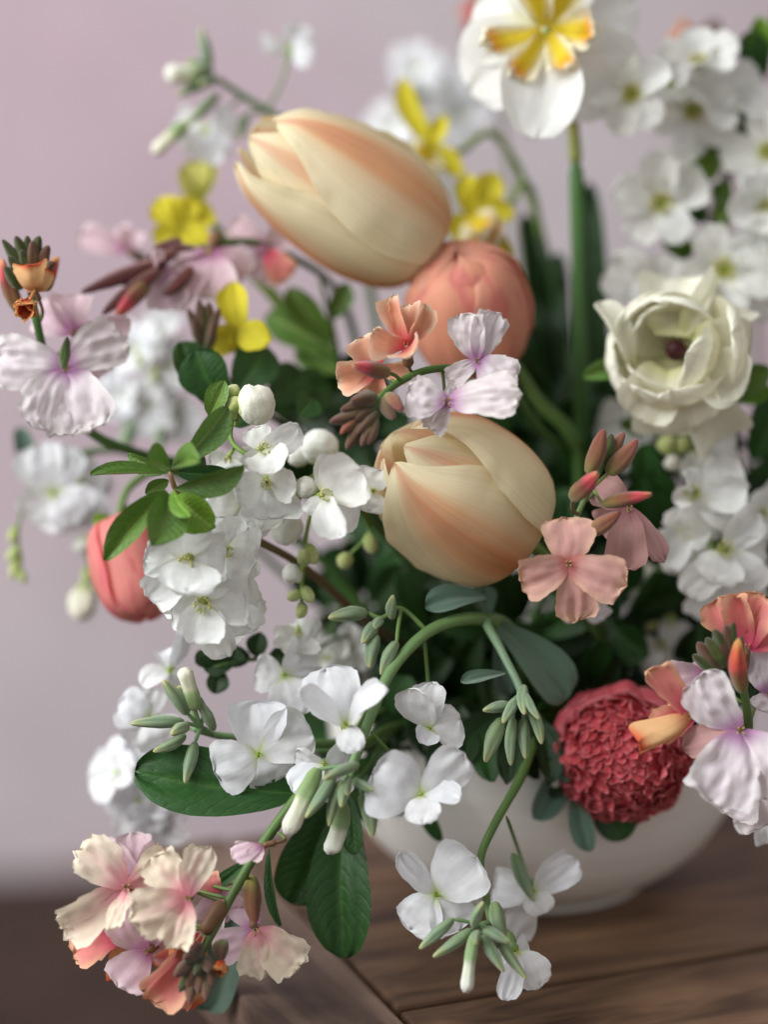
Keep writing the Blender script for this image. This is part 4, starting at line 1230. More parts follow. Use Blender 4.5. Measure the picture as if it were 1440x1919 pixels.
leaf(t, (505, 1590, .014), (526, 1735, .012), 26, 'dark', 40)
leaf(t, (470, 1610, .02), (380, 1680, .022), 30, 'dark', 20)
leaf(t, (460, 1650, .03), (385, 1890, .045), 90, 'grey', 10)
bud(t, (470, 1640, .02), (480, 1742, .016), 34, 'wallrose')

t = wallflower('wallflower with large crumpled white-lilac petals hanging over the right rim')
stem(t, [WM[t.name].translation, (1290, 1420, .075), (1370, 1450, .035), (1402, 1385, .008), (1396, 1300, .0), (1372, 1240, -.002)], 22, 14, '#4c6c30', '#5c7440')
floret(t, (1388, 1368, -.006), [(1318, 1262, 104, -.002, -12), (1345, 1510, 140, -.010, -8), (1448, 1490, 140, -.006, 10), (1282, 1400, 66, .004, 25, 'greyrose')], 'lilacwhite', ped=(1400, 1360, .006), **WS)
floret(t, (1398, 1460, .010), [(1360, 1525, 110, -.004, 0), (1450, 1540, 120, -.004, 0), (1300, 1440, 60, .004, 0)], 'lilacwhite', ped=(1370, 1448, .034), face=(0, -.4, .9), **WS)
floret(t, (1300, 1342, -.002), [(1216, 1256, 64, -.006, 25, 'coral'), (1196, 1398, 60, -.008, -25, 'apricot'), (1228, 1376, 70, .0, 10, 'coral'), (1250, 1320, 60, .006, 0, 'coral')], 'coral', ped=(1398, 1345, .004), face=(-.9, 0, .4), **WS)
floret(t, (1400, 1215, .006), [(1352, 1118, 100, 0, -15), (1420, 1112, 104, -.004, 0), (1470, 1140, 90, .002, 10)], 'coral', ped=(1396, 1300, .0), face=(.1, .9, .4), **WS)
floret(t, (1320, 1262, .012), [(1252, 1272, 76, .0, 0), (1276, 1300, 60, .004, 0), (1300, 1240, 50, .006, 0)], 'lilac', ped=(1396, 1320, .002), **WS)
floret(t, (1440, 1300, .010), [(1420, 1210, 80, 0, 0), (1425, 1330, 70, -.002, 0), (1470, 1250, 90, .0, 0)], 'lilacwhite', ped=(1402, 1370, .006), **WS)
bud(t, (1392, 1298, -.012), (1384, 1196, -.014), 42, 'wallorange')
for (bx, by, tx, ty, w) in [(1350, 1258, 1305, 1200, 32), (1355, 1250, 1322, 1190, 30), (1360, 1245, 1340, 1180, 30), (1366, 1240, 1362, 1172, 28), (1370, 1245, 1376, 1170, 26), (1345, 1262, 1298, 1226, 30), (1362, 1250, 1350, 1200, 28), (1372, 1250, 1392, 1190, 26)]:
    bud(t, (bx, by, -.002), (tx, ty, -.008), w, rnd.choice(['wallgreen', 'wall', 'wallgreen']))
rosette(t, (1425, 1535, .03), 50, 'stock', 4, (0, -.3, .9), 10, 20, .9, 'stock', (1370, 1455, .034))

t = wallflower('wallflower with one dusty pink four-petalled flower facing out beside the smaller tulip')
stem(t, [WM[t.name].translation, (1130, 1250, .10), (1075, 1120, .045), (1072, 1010, .016), (1092, 945, .010), (1118, 895, .006), (1140, 850, .004)], 15, 10, '#4c6c30', '#86a06c')
floret(t, (1066, 1056, -.002), [(1062, 968, 102, .002, 0), (976, 1090, 84, .0, -10), (1172, 1096, 92, -.002, 10), (1078, 1164, 84, .004, 0)], 'dusty', ped=(1073, 1010, .014), **WS)
floret(t, (1178, 948, .012), [(1172, 1066, 80, -.004, 0), (1244, 1050, 46, -.002, -25), (1118, 906, 74, .004, 0), (1120, 985, 60, .006, 0)], 'greyrose', ped=(1094, 942, .010), face=(.2, -.5, .8), **WS)
for b in [((1104, 888, .002), (1132, 806, -.004), 33, 'wallrose'), ((1140, 888, .004), (1194, 826, .0), 33, 'wallrose'), ((1128, 870, .004), (1148, 812, .004), 24, 'wallgreen'), ((1140, 860, .006), (1172, 808, .008), 26, 'wallrose'),
          ((1072, 935, .0), (1122, 886, -.008), 38, 'wallcoral'), ((1130, 945, -.002), (1222, 926, -.008), 32, 'wallcoral'), ((1098, 1000, .002), (1166, 958, -.004), 38, 'wallrose')]:
    bud(t, *b)
for e in [(1104, 888, .002), (1140, 888, .004), (1130, 945, -.002)]:
    pedicel(t, [(1100, 930, .009), (1110, 915, .006), e], 7, '#86a05c')
pedicel(t, [(1085, 965, .012), (1074, 955, .006), (1074, 936, .0)], 8, '#7c6c4c')
pedicel(t, [(1076, 1000, .014), (1085, 1005, .008), (1098, 1000, .002)], 8, '#7c6c4c')
rosette(t, (1095, 1130, .045), 52, 'stock', 4, (.1, -.6, .8), 10, 45, .9, 'stock', (1075, 1118, .05))

t = wallflower('wallflower with white-pink petals and a curved bud tip lying on the smaller tulip')
stem(t, [WM[t.name].translation, (1080, 950, .12), (1000, 790, .07), (940, 715, .035), (870, 692, .018), (800, 694, .008), (740, 722, .004), (688, 768, .0)], 17, 13, '#4c7034', '#55763a')
floret(t, (762, 650, .0), [(735, 554, 46, .002, -20), (800, 570, 44, -.004, 30), (700, 622, 66, -.004, -25), (770, 664, 70, -.010, 10), (760, 570, 60, .008, 0)], 'peach', ped=(795, 694, .008), face=(-.1, .8, .6), **WS)
floret(t, (706, 694, .010), [(676, 630, 78, .0, 0), (632, 712, 66, .0, 0), (768, 692, 46, .0, 20), (690, 742, 66, .004, 0)], 'peach', ped=(745, 718, .005), **WS)
floret(t, (894, 676, .0), [(868, 588, 76, -.002, -20), (932, 586, 72, -.002, 20), (968, 718, 84, -.002, -15), (842, 714, 46, .002, 10)], 'lilacwhite', ped=(865, 692, .017), **WS)
floret(t, (838, 752, -.004), [(974, 738, 92, -.008, -20), (765, 728, 88, .0, 20), (860, 720, 40, .006, 0), (800, 800, 60, .008, 0)], 'lilacwhite', ped=(830, 694, .012), **WS)
bud(t, (730, 700, .0), (664, 684, -.008), 38, 'wallcoral')
pedicel(t, [(752, 716, .005), (742, 704, .002), (728, 699, .0)], 8, '#5c7438')
for (bx, by, tx, ty, w) in [(690, 765, 622, 790, 30), (700, 755, 640, 768, 30), (705, 745, 660, 752, 28), (690, 770, 640, 812, 28), (695, 775, 652, 838, 30), (700, 775, 690, 836, 28), (710, 770, 672, 810, 26), (720, 745, 742, 790, 32), (700, 770, 660, 790, 26), (725, 740, 755, 770, 26), (695, 775, 676, 842, 24)]:
    bud(t, (bx, by, -.004), (tx, ty, -.010 - .004 * rnd.random()), w, rnd.choice(['wall', 'wall', 'wallgreen', 'wallrose']))

BACK[0] = 0.018
t = wallflower('tall wallflower with apricot curl and ruffled lilac petals at the far left')
stem(t, [WM[t.name].translation, (600, 1050, .12), (420, 900, .075), (260, 850, .05), (170, 810, .040), (110, 730, .034), (82, 660, .022), (66, 590, .014), (55, 530, .018)], 24, 15, '#3f5f2c', '#4c7038')
floret(t, (124, 690, .016), [(85, 812, 125, -.010, -10), (172, 806, 125, -.008, 12), (-12, 676, 110, -.002, 10), (236, 640, 105, .004, 0)], 'lilacwhite', ped=(100, 710, .030), **WS)
floret(t, (138, 622, .028), [(244, 604, 58, -.004, 30, 'lilac'), (138, 552, 84, .006, 0, 'lilac'), (60, 590, 70, .006, 0, 'lilac'), (200, 700, 70, .006, 0, 'lilac')], 'lilac', ped=(90, 680, .026), **WS)
floret(t, (66, 545, .006), [(58, 494, 66, -.006, 0), (92, 505, 50, .0, 30), (30, 506, 46, .002, -30)], 'apricot', ped=(70, 610, .016), face=(-.2, .6, .5), **WS)
rosette(t, (54, 566, -.002), 34, 'spent', 5, (-.2, -.7, .7), 55, 10, 1.1, 'none', (66, 545, .006), calyx='#c07040')
for (bx, by, tx, ty, w) in [(50, 520, 6, 452, 30), (52, 515, 30, 445, 30), (55, 510, 50, 436, 30), (60, 512, 74, 438, 32), (64, 515, 92, 458, 32), (60, 520, 60, 455, 28), (45, 530, 16, 480, 28), (40, 540, 8, 500, 30), (70, 520, 104, 490, 30), (55, 515, 40, 470, 28)]:
    bud(t, (bx, by, .014), (tx, ty, .006), w, rnd.choice(['wallgreen', 'wall', 'wallgreen']))
bud(t, (40, 590, .016), (4, 490, .012), 34, 'wallcoral')
bud(t, (85, 545, .018), (108, 480, .02), 30, 'wallorange')
bud(t, (118, 690, .012), (126, 630, .006), 20, 'wallgreen')

BACK[0] = 0.022
t = wallflower('arching wallflower with dark red buds under the larger tulip')
stem(t, [WM[t.name].translation, (720, 800, .13), (640, 560, .095), (540, 478, .07), (460, 452, .060), (390, 462, .054), (330, 480, .050), (270, 500, .048)], 17, 12, '#3f5f2c', '#4c6434')
for b in [((330, 468, .046), (232, 530, .040), 40, 'darkrose'), ((300, 490, .044), (160, 545, .036), 42, 'darkrose'), ((300, 505, .042), (190, 590, .036), 46, 'darkrose'), ((340, 450, .05), (270, 490, .046), 36, 'darkrose'), ((280, 520, .042), (215, 596, .034), 40, 'wallcoral'),
          ((360, 500, .044), (300, 560, .04), 34, 'darkrose'), ((370, 470, .05), (280, 462, .046), 30, 'darkrose')]:
    bud(t, *b)
floret(t, (392, 470, .050), [(400, 560, 112, -.004, 0), (315, 570, 84, .0, 10), (285, 480, 40, -.004, 40), (450, 530, 84, .004, 0)], 'lilac', ped=(430, 455, .058), face=(-.2, -.6, .7), **WS)
floret(t, (300, 505, .044), [(320, 580, 84, .0, 0), (290, 470, 34, -.006, 40), (345, 530, 60, .004, 0)], 'lilac', ped=(350, 472, .052), face=(-.2, -.6, .7), **WS)
floret(t, (500, 470, .062), [(430, 425, 58, .0, 20), (545, 520, 60, .0, 0, 'coral'), (470, 520, 80, .004, 0), (530, 440, 60, .006, 0)], 'lilac', ped=(540, 478, .07), **WS)
floret(t, (240, 470, .085), [(148, 440, 60, .0, 20), (215, 430, 50, .006, 0), (250, 430, 50, .0, 0)], 'lilac', ped=(330, 480, .05), face=(-.6, .3, .6), **WS)

BACK[0] = 0.015
t = wallflower('small knot of upright wallflower buds above the dark leaves')
stem(t, [WM[t.name].translation, (640, 900, .12), (500, 760, .08), (410, 700, .055), (383, 640, .046), (380, 600, .042)], 13, 9, '#4c6c30', '#66803c')
for (bx, by, tx, ty, w) in [(378, 640, 352, 578, 24), (380, 630, 372, 562, 26), (384, 630, 392, 560, 26), (386, 640, 414, 572, 26), (380, 650, 362, 600, 24), (388, 655, 402, 600, 22), (384, 620, 382, 570, 22)]:
    bud(t, (bx, by, .042), (tx, ty, .036), w, rnd.choice(['wallgreen', 'wall']))
BACK[0] = 0.0
t = wallflower('blurred russet buds and red leaves behind the pear blossom')
stem(t, [WM[t.name].translation, (1400, 900, .22), (1400, 420, .21), (1340, 180, .20), (1290, 90, .19)], 14, 9, '#4c6c30', '#66603c')
for (bx, by, tx, ty, w) in [(1290, 110, 1262, 60, 40), (1300, 100, 1278, 40, 36), (1330, 120, 1340, 40, 50), (1345, 110, 1365, 60, 44), (1290, 100, 1300, 60, 36)]:
    bud(t, (bx, by, .185), (tx, ty, .18), w, rnd.choice(['wallrose', 'wall', 'wallorange']))
t = wallflower('faint pink blur of a wallflower behind the narcissus petals')
stem(t, [WM[t.name].translation, (1000, 800, .24), (960, 360, .23), (915, 120, .225), (890, 50, .22)], 14, 9, '#4c6c30', '#66603c')
floret(t, (892, 30, .215), [(868, 10, 44, 0, 0), (880, 70, 40, 0, 0), (920, 10, 50, 0, 0), (905, -10, 40, 0, 0)], 'coral', ped=(890, 55, .22), **WS)

# ------------------------------------------------------------------ pearl bush (round white buds, five-petalled blossom)
def pearl(label):
    return empty('pearl_bush_branch', IN(), label, 'blossom branch', 'white blossom branches')
PS = dict(style='exo', calyx='#8fae50')
t = pearl('pearl bush twig with a whorl of green leaves above hanging white blossom')
stem(t, [WM[t.name].translation, (860, 1260, .11), (700, 1175, .070), (580, 1070, .046), (470, 1005, .030), (390, 960, .016), (335, 925, .004), (318, 884, .0)], 22, 9, '#4f4436', '#8a7048')
for (bx, by, bd, tx, ty, td, w, k, rl) in [(346, 862, .002, 426, 762, .004, 60, 'bright', 20), (392, 780, .012, 420, 712, .010, 46, 'bright', -20), (318, 882, .004, 240, 850, .008, 40, 'bright', -30), (312, 888, .002, 168, 890, .0, 30, 'bright', 40),
        (328, 915, -.004, 458, 872, -.012, 58, 'bright', 35), (312, 920, -.002, 197, 1052, -.010, 56, 'bright', 10), (316, 925, -.006, 282, 1020, -.020, 84, 'bright', -15), (330, 930, -.002, 402, 990, -.008, 72, 'fresh', 10),
        (325, 918, -.008, 360, 968, -.018, 34, 'fresh', 30), (320, 885, -.004, 274, 872, -.024, 66, 'bright', 50), (320, 882, -.004, 372, 868, -.022, 66, 'bright', -50), (330, 885, .008, 432, 895, .012, 44, 'dark', 20), (316, 900, .006, 272, 925, .004, 30, 'bright', 0), (345, 865, .01, 380, 850, .02, 40, 'dark', 0),
        (440, 800, .03, 470, 770, .03, 44, 'dark', 10)]:
    leaf(t, (bx, by, bd), (tx, ty, td), w, k, rl)
floret(t, (382, 1128, -.002), [(362, 1206, 80, -.006, 0), (428, 1234, 60, .0, 10), (466, 1128, 84, .004, 0), (392, 1064, 84, .002, 0), (318, 1128, 80, .002, 0)], 'exo', ped=(400, 1010, .012), face=(-.05, -.2, .95), **PS)
floret(t, (352, 1048, -.004), [(346, 1112, 100, -.012, 0), (268, 1050, 66, .002, 15), (276, 1120, 70, .004, 0), (340, 984, 84, .002, 0), (424, 1046, 84, .004, 0)], 'exo', ped=(385, 975, .014), face=(-.2, -.4, .8), **PS)
floret(t, (424, 1030, .006), [(480, 1050, 100, .0, 0), (430, 968, 84, .004, 0), (470, 1000, 84, .004, 0), (455, 1095, 84, .002, 0), (380, 1060, 80, .004, 0)], 'exo', ped=(410, 972, .018), face=(.3, -.2, .8), **PS)
floret(t, (440, 1130, .014), [(492, 1120, 84, .0, 0), (460, 1190, 76, -.002, 0), (430, 1070, 80, .004, 0), (400, 1180, 76, .004, 0), (485, 1165, 60, .006, 0)], 'exo', ped=(440, 1000, .026), face=(.3, -.4, .8), **PS)
floret(t, (330, 1095, .010), [(278, 1080, 60, .0, 0), (290, 1130, 66, .004, 0), (340, 1150, 66, .0, 0), (310, 1040, 60, .004, 0)], 'exo', ped=(370, 960, .014), face=(-.4, -.3, .8), **PS)
floret(t, (455, 940, .016), [(510, 925, 84, .0, 0), (470, 1005, 96, -.002, 0), (388, 925, 80, -.002, 20), (440, 890, 70, .006, 0), (520, 980, 84, .002, 0)], 'exo', ped=(455, 995, .030), face=(.1, .1, .9), **PS)

t = pearl('pearl bush spray with round white buds left of the smaller tulip')
stem(t, [WM[t.name].translation, (860, 1180, .12), (760, 1050, .080), (680, 960, .040), (620, 930, .020), (560, 905, .014), (495, 870, .012), (435, 828, .016), (440, 770, .018)], 15, 8, '#54703a', '#7c9a4c')
floret(t, (492, 842, .004), [(562, 798, 52, -.004, 20), (512, 886, 72, -.008, 0), (476, 800, 50, .002, 0), (470, 870, 50, .004, 0)], 'exo', ped=(495, 872, .012), face=(.2, .1, .9), **PS)
floret(t, (500, 902, .006), [(440, 918, 64, -.006, -20), (556, 908, 62, -.006, 20), (500, 975, 104, .002, 0), (470, 950, 80, .006, 0)], 'exo', ped=(520, 885, .012), face=(0, -.4, .8), **PS)
floret(t, (428, 858, .016), [(392, 868, 46, .0, 0), (432, 905, 60, -.002, 0), (462, 880, 60, .002, 0), (410, 900, 50, .004, 0)], 'exo', ped=(440, 835, .016), face=(-.2, -.5, .8), **PS)
floret(t, (606, 928, .0), [(676, 876, 100, -.008, 5), (640, 870, 70, .004, 0), (682, 940, 100, .006, 0), (638, 1008, 56, -.008, 20), (590, 970, 50, .0, 0)], 'exo', ped=(640, 942, .024), face=(.4, .1, .8), **PS)
floret(t, (700, 920, .018), [(715, 880, 60, .0, 0), (690, 960, 60, .0, 0), (660, 900, 60, .004, 0)], 'exo', ped=(670, 952, .036), **PS)
for b in [((452, 760, .012), (512, 752, .006), 70, 'pearl'), ((430, 755, .014), (444, 718, .012), 32, 'pearlgreen'), ((428, 770, .012), (446, 745, .008), 32, 'pearlgreen'), ((434, 785, .016), (432, 760, .010), 34, 'pearlgreen'), ((592, 920, .006), (560, 902, .002), 46, 'pearl'),
          ((600, 870, .04), (596, 805, .035), 64, 'pearl'), ((570, 870, .04), (550, 840, .036), 46, 'pearl'), ((540, 960, .03), (530, 1024, .024), 58, 'pearl'), ((575, 1020, .03), (590, 1056, .026), 40, 'pearlgreen'), ((562, 1068, .03), (532, 1086, .026), 42, 'pearl'), ((572, 1060, .028), (570, 1030, .022), 34, 'pearlgreen'),
          ((568, 1100, .03), (586, 1130, .026), 30, 'pearlgreen'), ((562, 1110, .03), (540, 1122, .026), 28, 'pearlgreen'), ((566, 1130, .03), (560, 1160, .026), 28, 'pearlgreen'), ((690, 1000, .05), (700, 1040, .046), 36, 'pearlgreen'), ((655, 1040, .05), (640, 1065, .046), 34, 'pearlgreen'), ((410, 745, .02), (385, 735, .018), 26, 'pearl'), ((560, 930, .02), (535, 940, .014), 44, 'pearlgreen')]:
    bud(t, *b)
pedicel(t, [(620, 930, .020), (585, 960, .030), (572, 1020, .032), (566, 1090, .032), (565, 1140, .03)], 9, '#8aa848')
pedicel(t, [(440, 800, .017), (448, 775, .016), (454, 760, .012)], 8, '#7c9a4c')
pedicel(t, [(560, 905, .014), (590, 890, .03), (600, 868, .04)], 8, '#7c9a4c')
pedicel(t, [(680, 960, .040), (690, 985, .05), (690, 1004, .05), (655, 1040, .05)], 8, '#7c9a4c')
floret(t, (560, 1185, .035), [(520, 1205, 70, .0, 0), (590, 1200, 70, .0, 0), (555, 1225, 80, -.002, 0), (550, 1165, 50, .004, 0)], 'exo', ped=(564, 1140, .03), face=(0, -.6, .7), **PS)
for (x, y) in [(615, 1230), (655, 1210)]:
    rosette(t, (x, y, .075), 54, 'exo', 5, (.1, -.2, .9), 20, x, .85, 'exo', (640, 1130, .07))
leaf(t, (560, 780, .04), (585, 745, .045), 60, 'dark', 10)

def blossoms(t, lst, d, kind='pear', style='pear', hub=None):
    for (x, y, r, fc, tl, sp) in lst:
        rosette(t, (x, y, d + rnd.uniform(-.006, .006)), r, kind, 5, fc, tl, sp, .86, style, hub or (x + 40, y + 60, d + .03), calyx='#7c9a48')

BACK[0] = 0.015
t = empty('pear_blossom_branch', IN(30, .04), 'pear blossom branch with dense white clusters rising at the right', 'blossom branch', 'white blossom branches')
stem(t, [WM[t.name].translation, (1300, 1050, .17), (1260, 800, .15), (1320, 520, .125), (1345, 380, .115), (1395, 250, .11), (1440, 100, .11), (1470, -40, .11)], 26, 20, '#3f3128', '#4a3a30')
blossoms(t, [(1186, 176, 84, (-.35, .0, .9), 12, 10), (1256, 160, 62, (-.1, .05, .95), 48, 0)], .070, hub=(1380, 260, .112))
blossoms(t, [(1298, 205, 86, (.1, -.45, .85), 20, 30), (1310, 122, 80, (0, .6, .75), 25, 0), (1350, 175, 88, (.45, .1, .85), 20, 20)], .084, hub=(1390, 265, .112))
blossoms(t, [(1240, 380, 94, (-.15, -.1, .95), 14, 0), (1262, 330, 60, (0, .5, .8), 20, 30)], .082, hub=(1340, 400, .115))
blossoms(t, [(1357, 506, 100, (-.05, .1, .95), 10, -38), (1440, 285, 84, (-.2, .1, .95), 14, 10), (1436, 388, 84, (-.1, 0, .95), 36, 30), (1430, 480, 70, (.1, 0, .95), 20, 0)], .080, hub=(1350, 400, .115))
for (bx, by, tx, ty, w, rl) in [(1230, 540, 1150, 480, 110, 0), (1240, 545, 1185, 565, 90, 10), (1240, 530, 1260, 480, 80, 0), (1420, 540, 1440, 600, 100, 0)]:
    add('petal', petal_mesh('exo', nxt()), t, frame(P(bx, by, .085), P(tx, ty, .08), w * PXM(.08), rl))
for (bx, by, tx, ty, w, k) in [(1345, 285, 1278, 330, 66, 'fresh'), (1330, 280, 1275, 295, 46, 'bright'), (1370, 270, 1330, 250, 60, 'bright'), (1300, 470, 1240, 455, 50, 'bright'), (1290, 480, 1268, 440, 44, 'fresh'), (1345, 380, 1370, 340, 50, 'bright'), (1340, 400, 1385, 400, 40, 'fresh'),
                               (1410, 240, 1370, 190, 50, 'bright'), (1430, 150, 1400, 60, 60, 'dark'), (1430, 120, 1425, 30, 50, 'fresh'), (1320, 420, 1300, 360, 40, 'dark'), (1400, 260, 1440, 200, 60, 'dark')]:
    leaf(t, (bx, by, .10), (tx, ty, .09), w, k, rnd.uniform(-25, 25))

BACK[0] = 0.015
t = pearl('shaded pearl bush blossom below the creamy ranunculus')
stem(t, [WM[t.name].translation, (1260, 1150, .12), (1300, 1000, .085), (1330, 900, .070), (1300, 820, .07)], 16, 10, '#54703a', '#7c9a4c')
floret(t, (1302, 925, .040), [(1400, 900, 100, .0, 0), (1385, 960, 96, .004, 0), (1288, 880, 40, -.004, 40), (1262, 935, 36, -.004, 0), (1340, 1010, 90, .004, 0)], 'exo', ped=(1325, 930, .074), face=(-.3, .1, .9), **PS)
floret(t, (1358, 1032, .036), [(1280, 1110, 66, -.004, 10), (1335, 1090, 84, -.006, 0), (1400, 1120, 110, .0, 0), (1425, 962, 66, .0, 20), (1440, 1050, 80, .002, 0)], 'exo', ped=(1325, 950, .076), face=(0, .2, .9), **PS)
floret(t, (1290, 990, .046), [(1235, 1050, 74, .0, 0), (1290, 1080, 90, .0, 0), (1330, 1010, 76, -.004, 0), (1270, 950, 60, .0, 0)], 'exo', ped=(1305, 980, .08), face=(-.2, -.4, .8), **PS)
floret(t, (1350, 1100, .050), [(1330, 1170, 100, .0, 0), (1400, 1150, 100, .0, 0), (1440, 1090, 90, .0, 0)], 'exo', ped=(1310, 1000, .08), face=(0, -.6, .7), **PS)
floret(t, (1310, 840, .055), [(1310, 900, 66, .0, 0), (1380, 850, 84, .004, 0), (1340, 820, 60, .006, 0), (1360, 900, 80, .004, 0)], 'exo', ped=(1322, 870, .07), face=(.2, -.2, .9), **PS)
floret(t, (1430, 960, .055), [(1480, 930, 80, .0, 0), (1450, 1010, 80, .0, 0), (1400, 940, 60, .0, 0)], 'exo', ped=(1330, 905, .07), **PS)
floret(t, (1180, 800, .095), [(1120, 790, 90, .0, 0), (1150, 850, 80, .0, 0), (1220, 830, 80, .0, 0), (1170, 760, 80, 0, 0)], 'exo', ped=(1298, 822, .075), **PS)
floret(t, (1200, 900, .085), [(1180, 950, 60, .0, 0), (1230, 870, 60, .0, 0), (1190, 860, 60, .0, 0)], 'exo', ped=(1310, 860, .072), **PS)
floret(t, (1240, 1205, .075), [(1205, 1230, 60, 0, 0), (1270, 1185, 60, 0, 0), (1220, 1265, 56, 0, 0), (1300, 1210, 70, 0, 0)], 'exo', ped=(1262, 1120, .10), face=(-.2, -.3, .9), **PS)
for b in [((1255, 850, .06), (1258, 815, .055), 44, 'pearlgreen'), ((1275, 850, .06), (1285, 820, .055), 36, 'pearlgreen'), ((1262, 880, .06), (1262, 852, .055), 30, 'pearl'), ((1200, 1105, .08), (1192, 1148, .076), 40, 'pearl'), ((1215, 1060, .08), (1200, 1095, .076), 60, 'pearl'),
          ((1240, 1120, .08), (1245, 1150, .076), 34, 'pearlgreen'), ((1225, 1150, .08), (1215, 1180, .076), 36, 'pearlgreen'), ((1250, 1150, .08), (1262, 1180, .076), 36, 'pearlgreen')]:
    bud(t, *b)
pedicel(t, [(1290, 1020, .09), (1240, 1060, .086), (1235, 1120, .084), (1238, 1160, .082)], 9, '#8aa848')
for (bx, by, tx, ty, w, k) in [(1230, 930, 1215, 830, 66, 'dark'), (1250, 960, 1230, 880, 60, 'dark'), (1240, 1000, 1225, 920, 50, 'dark'), (1180, 810, 1195, 780, 40, 'bright')]:
    leaf(t, (bx, by, .08), (tx, ty, .07), w, k, rnd.uniform(-20, 20))

BACK[0] = 0.0
# ------------------------------------------------------------------ evergreen leaf sprigs
def sprig(label, path, leaves, kind='dark', w0=14, d=.05):
    t = empty('evergreen_sprig', IN(), label, 'foliage', 'evergreen leaf sprigs')
    stem(t, [WM[t.name].translation] + path, w0, 9, '#3a5228', '#46622e')
    for L in leaves:
        b, tp, w = L[:3]
        leaf(t, b, tp, w, L[4] if len(L) > 4 else kind, L[3] if len(L) > 3 else rnd.uniform(-20, 20))
    return t
sprig('evergreen sprig whose broad glossy leaf points left below the white stock', [(720, 1400, .06), (640, 1450, .034), (560, 1490, .022)],
      [((560, 1488, .020), (252, 1442, .016), 132, 12), ((585, 1480, .026), (500, 1390, .05), 80, 20)])
sprig('evergreen sprig with two broad dark leaves hanging down left of the bowl', [(740, 1380, .07), (690, 1440, .045), (650, 1500, .038)],
      [((650, 1500, .036), (650, 1796, .026), 122, 8), ((625, 1490, .040), (540, 1692, .036), 138, -14), ((655, 1490, .026), (664, 1602, .022), 44, 20), ((640, 1480, .05), (560, 1560, .055), 80, 0), ((660, 1480, .05), (700, 1520, .05), 70, 0)])
sprig('evergreen sprig with dark rounded leaves above the pearl bush buds', [(640, 900, .12), (520, 790, .08), (430, 750, .056)],
      [((400, 765, .05), (338, 640, .048), 84, 35), ((420, 750, .045), (370, 655, .040), 96, -10), ((440, 740, .06), (500, 650, .065), 90, 0), ((500, 760, .07), (560, 690, .08), 80, 0), ((520, 770, .075), (620, 720, .085), 84, 0)])
sprig('leafy sprig standing between the larger tulip and the small white buds', [(760, 1000, .12), (660, 780, .11), (625, 620, .10), (600, 520, .10)],
      [((625, 640, .1), (540, 540, .1), 60, 0), ((630, 660, .1), (500, 590, .11), 70, 0), ((620, 600, .1), (650, 530, .1), 44, 0), ((640, 700, .1), (560, 640, .11), 60, 0), ((650, 760, .1), (560, 770, .11), 90, 0, 'deep'), ((660, 800, .1), (620, 740, .1), 70, 0, 'deep'), ((660, 780, .09), (720, 700, .1), 70, 0, 'deep')], 'bright')
sprig('tiny round-leaved twig beneath the hanging white blossom', [(700, 1200, .08), (560, 1240, .055), (480, 1235, .045), (400, 1250, .040)],
      [((480, 1232, .045), (490, 1185, .042), 42, 0), ((470, 1235, .045), (420, 1220, .042), 42, 0), ((440, 1240, .043), (380, 1250, .04), 44, 0), ((430, 1245, .043), (440, 1210, .04), 40, 0), ((410, 1250, .042), (400, 1300, .04), 44, 0), ((500, 1240, .045), (545, 1230, .045), 40, 0), ((395, 1250, .04), (370, 1220, .038), 36, 0)], 'deep', 8)
sprig('dark sprig spilling over the bowl rim under the drooping stock buds', [(960, 1340, .10), (930, 1375, .06)],
      [((940, 1350, .06), (905, 1455, .045), 62, 20), ((960, 1350, .06), (970, 1450, .042), 66, -20), ((930, 1340, .06), (850, 1400, .05), 60, 20), ((980, 1350, .06), (1050, 1420, .045), 64, 0), ((990, 1340, .06), (1010, 1460, .045), 60, 30), ((900, 1330, .065), (830, 1330, .06), 60, 0), ((950, 1340, .055), (935, 1425, .040), 54, -30)], 'deep')
sprig('dark sprig spilling over the bowl rim behind the front stock blossom', [(800, 1350, .10), (760, 1360, .07)],
      [((770, 1340, .07), (720, 1400, .06), 70, 20), ((790, 1330, .07), (800, 1420, .055), 70, -20), ((760, 1320, .075), (690, 1350, .07), 66, 20), ((820, 1330, .07), (880, 1390, .055), 64, 0), ((750, 1330, .08), (700, 1440, .07), 60, 30), ((840, 1330, .07), (850, 1420, .055), 56, 0)], 'deep')
sprig('grey-green leaves folded over the rim beside the trailing stock stem', [(900, 1350, .10), (880, 1385, .06)],
      [((880, 1370, .055), (858, 1450, .040), 58, 20, 'deep'), ((1010, 1360, .055), (1030, 1470, .040), 58, -20, 'deep'), ((1040, 1370, .055), (1068, 1465, .042), 54, 10, 'grey'), ((915, 1370, .052), (925, 1465, .036), 56, 10, 'dark'), ((860, 1360, .06), (800, 1440, .05), 50, 10, 'deep'), ((960, 1370, .05), (950, 1470, .034), 50, 10, 'deep')], 'deep')
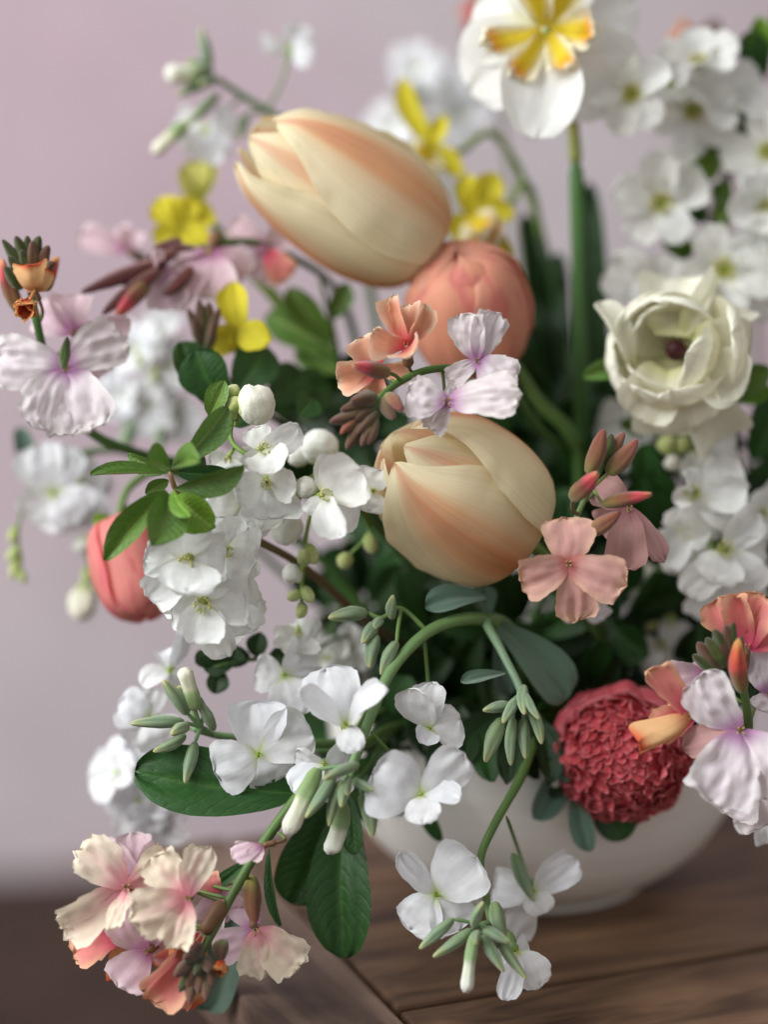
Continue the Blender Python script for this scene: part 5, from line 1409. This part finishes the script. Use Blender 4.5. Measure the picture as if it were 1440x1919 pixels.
SHADE = ['behind the dusty pink flower', 'above the crimson pompom', 'behind the hanging stock blossom', 'on the bowl rim behind the front stock buds', 'behind the rosy wallflower buds', 'beside the creamy ranunculus leaf', 'below the round white buds', 'among the narcissus leaf blades', 'behind the green-brown buds of the white-lilac wallflower', 'on the bowl rim under the drooping stock buds', 'under the smaller tulip base', 'beside the crimson pompom stem', 'behind the small fuzzy buds left of the arching stock stem', 'behind the shaded pearl bush buds', 'behind the coral and apricot petals', 'behind the stock that spreads left', 'around the foot of the shaded pearl bush', 'under the dusty pink flower', 'behind the single round white bud', 'on the bowl rim behind the trailing stock stem', 'between the drooping stock buds and the crimson pompom', 'below the broad grey stock leaf', 'behind the shaded pearl bush petals', 'below the creamy ranunculus sepal', 'left of the smaller tulip petals']
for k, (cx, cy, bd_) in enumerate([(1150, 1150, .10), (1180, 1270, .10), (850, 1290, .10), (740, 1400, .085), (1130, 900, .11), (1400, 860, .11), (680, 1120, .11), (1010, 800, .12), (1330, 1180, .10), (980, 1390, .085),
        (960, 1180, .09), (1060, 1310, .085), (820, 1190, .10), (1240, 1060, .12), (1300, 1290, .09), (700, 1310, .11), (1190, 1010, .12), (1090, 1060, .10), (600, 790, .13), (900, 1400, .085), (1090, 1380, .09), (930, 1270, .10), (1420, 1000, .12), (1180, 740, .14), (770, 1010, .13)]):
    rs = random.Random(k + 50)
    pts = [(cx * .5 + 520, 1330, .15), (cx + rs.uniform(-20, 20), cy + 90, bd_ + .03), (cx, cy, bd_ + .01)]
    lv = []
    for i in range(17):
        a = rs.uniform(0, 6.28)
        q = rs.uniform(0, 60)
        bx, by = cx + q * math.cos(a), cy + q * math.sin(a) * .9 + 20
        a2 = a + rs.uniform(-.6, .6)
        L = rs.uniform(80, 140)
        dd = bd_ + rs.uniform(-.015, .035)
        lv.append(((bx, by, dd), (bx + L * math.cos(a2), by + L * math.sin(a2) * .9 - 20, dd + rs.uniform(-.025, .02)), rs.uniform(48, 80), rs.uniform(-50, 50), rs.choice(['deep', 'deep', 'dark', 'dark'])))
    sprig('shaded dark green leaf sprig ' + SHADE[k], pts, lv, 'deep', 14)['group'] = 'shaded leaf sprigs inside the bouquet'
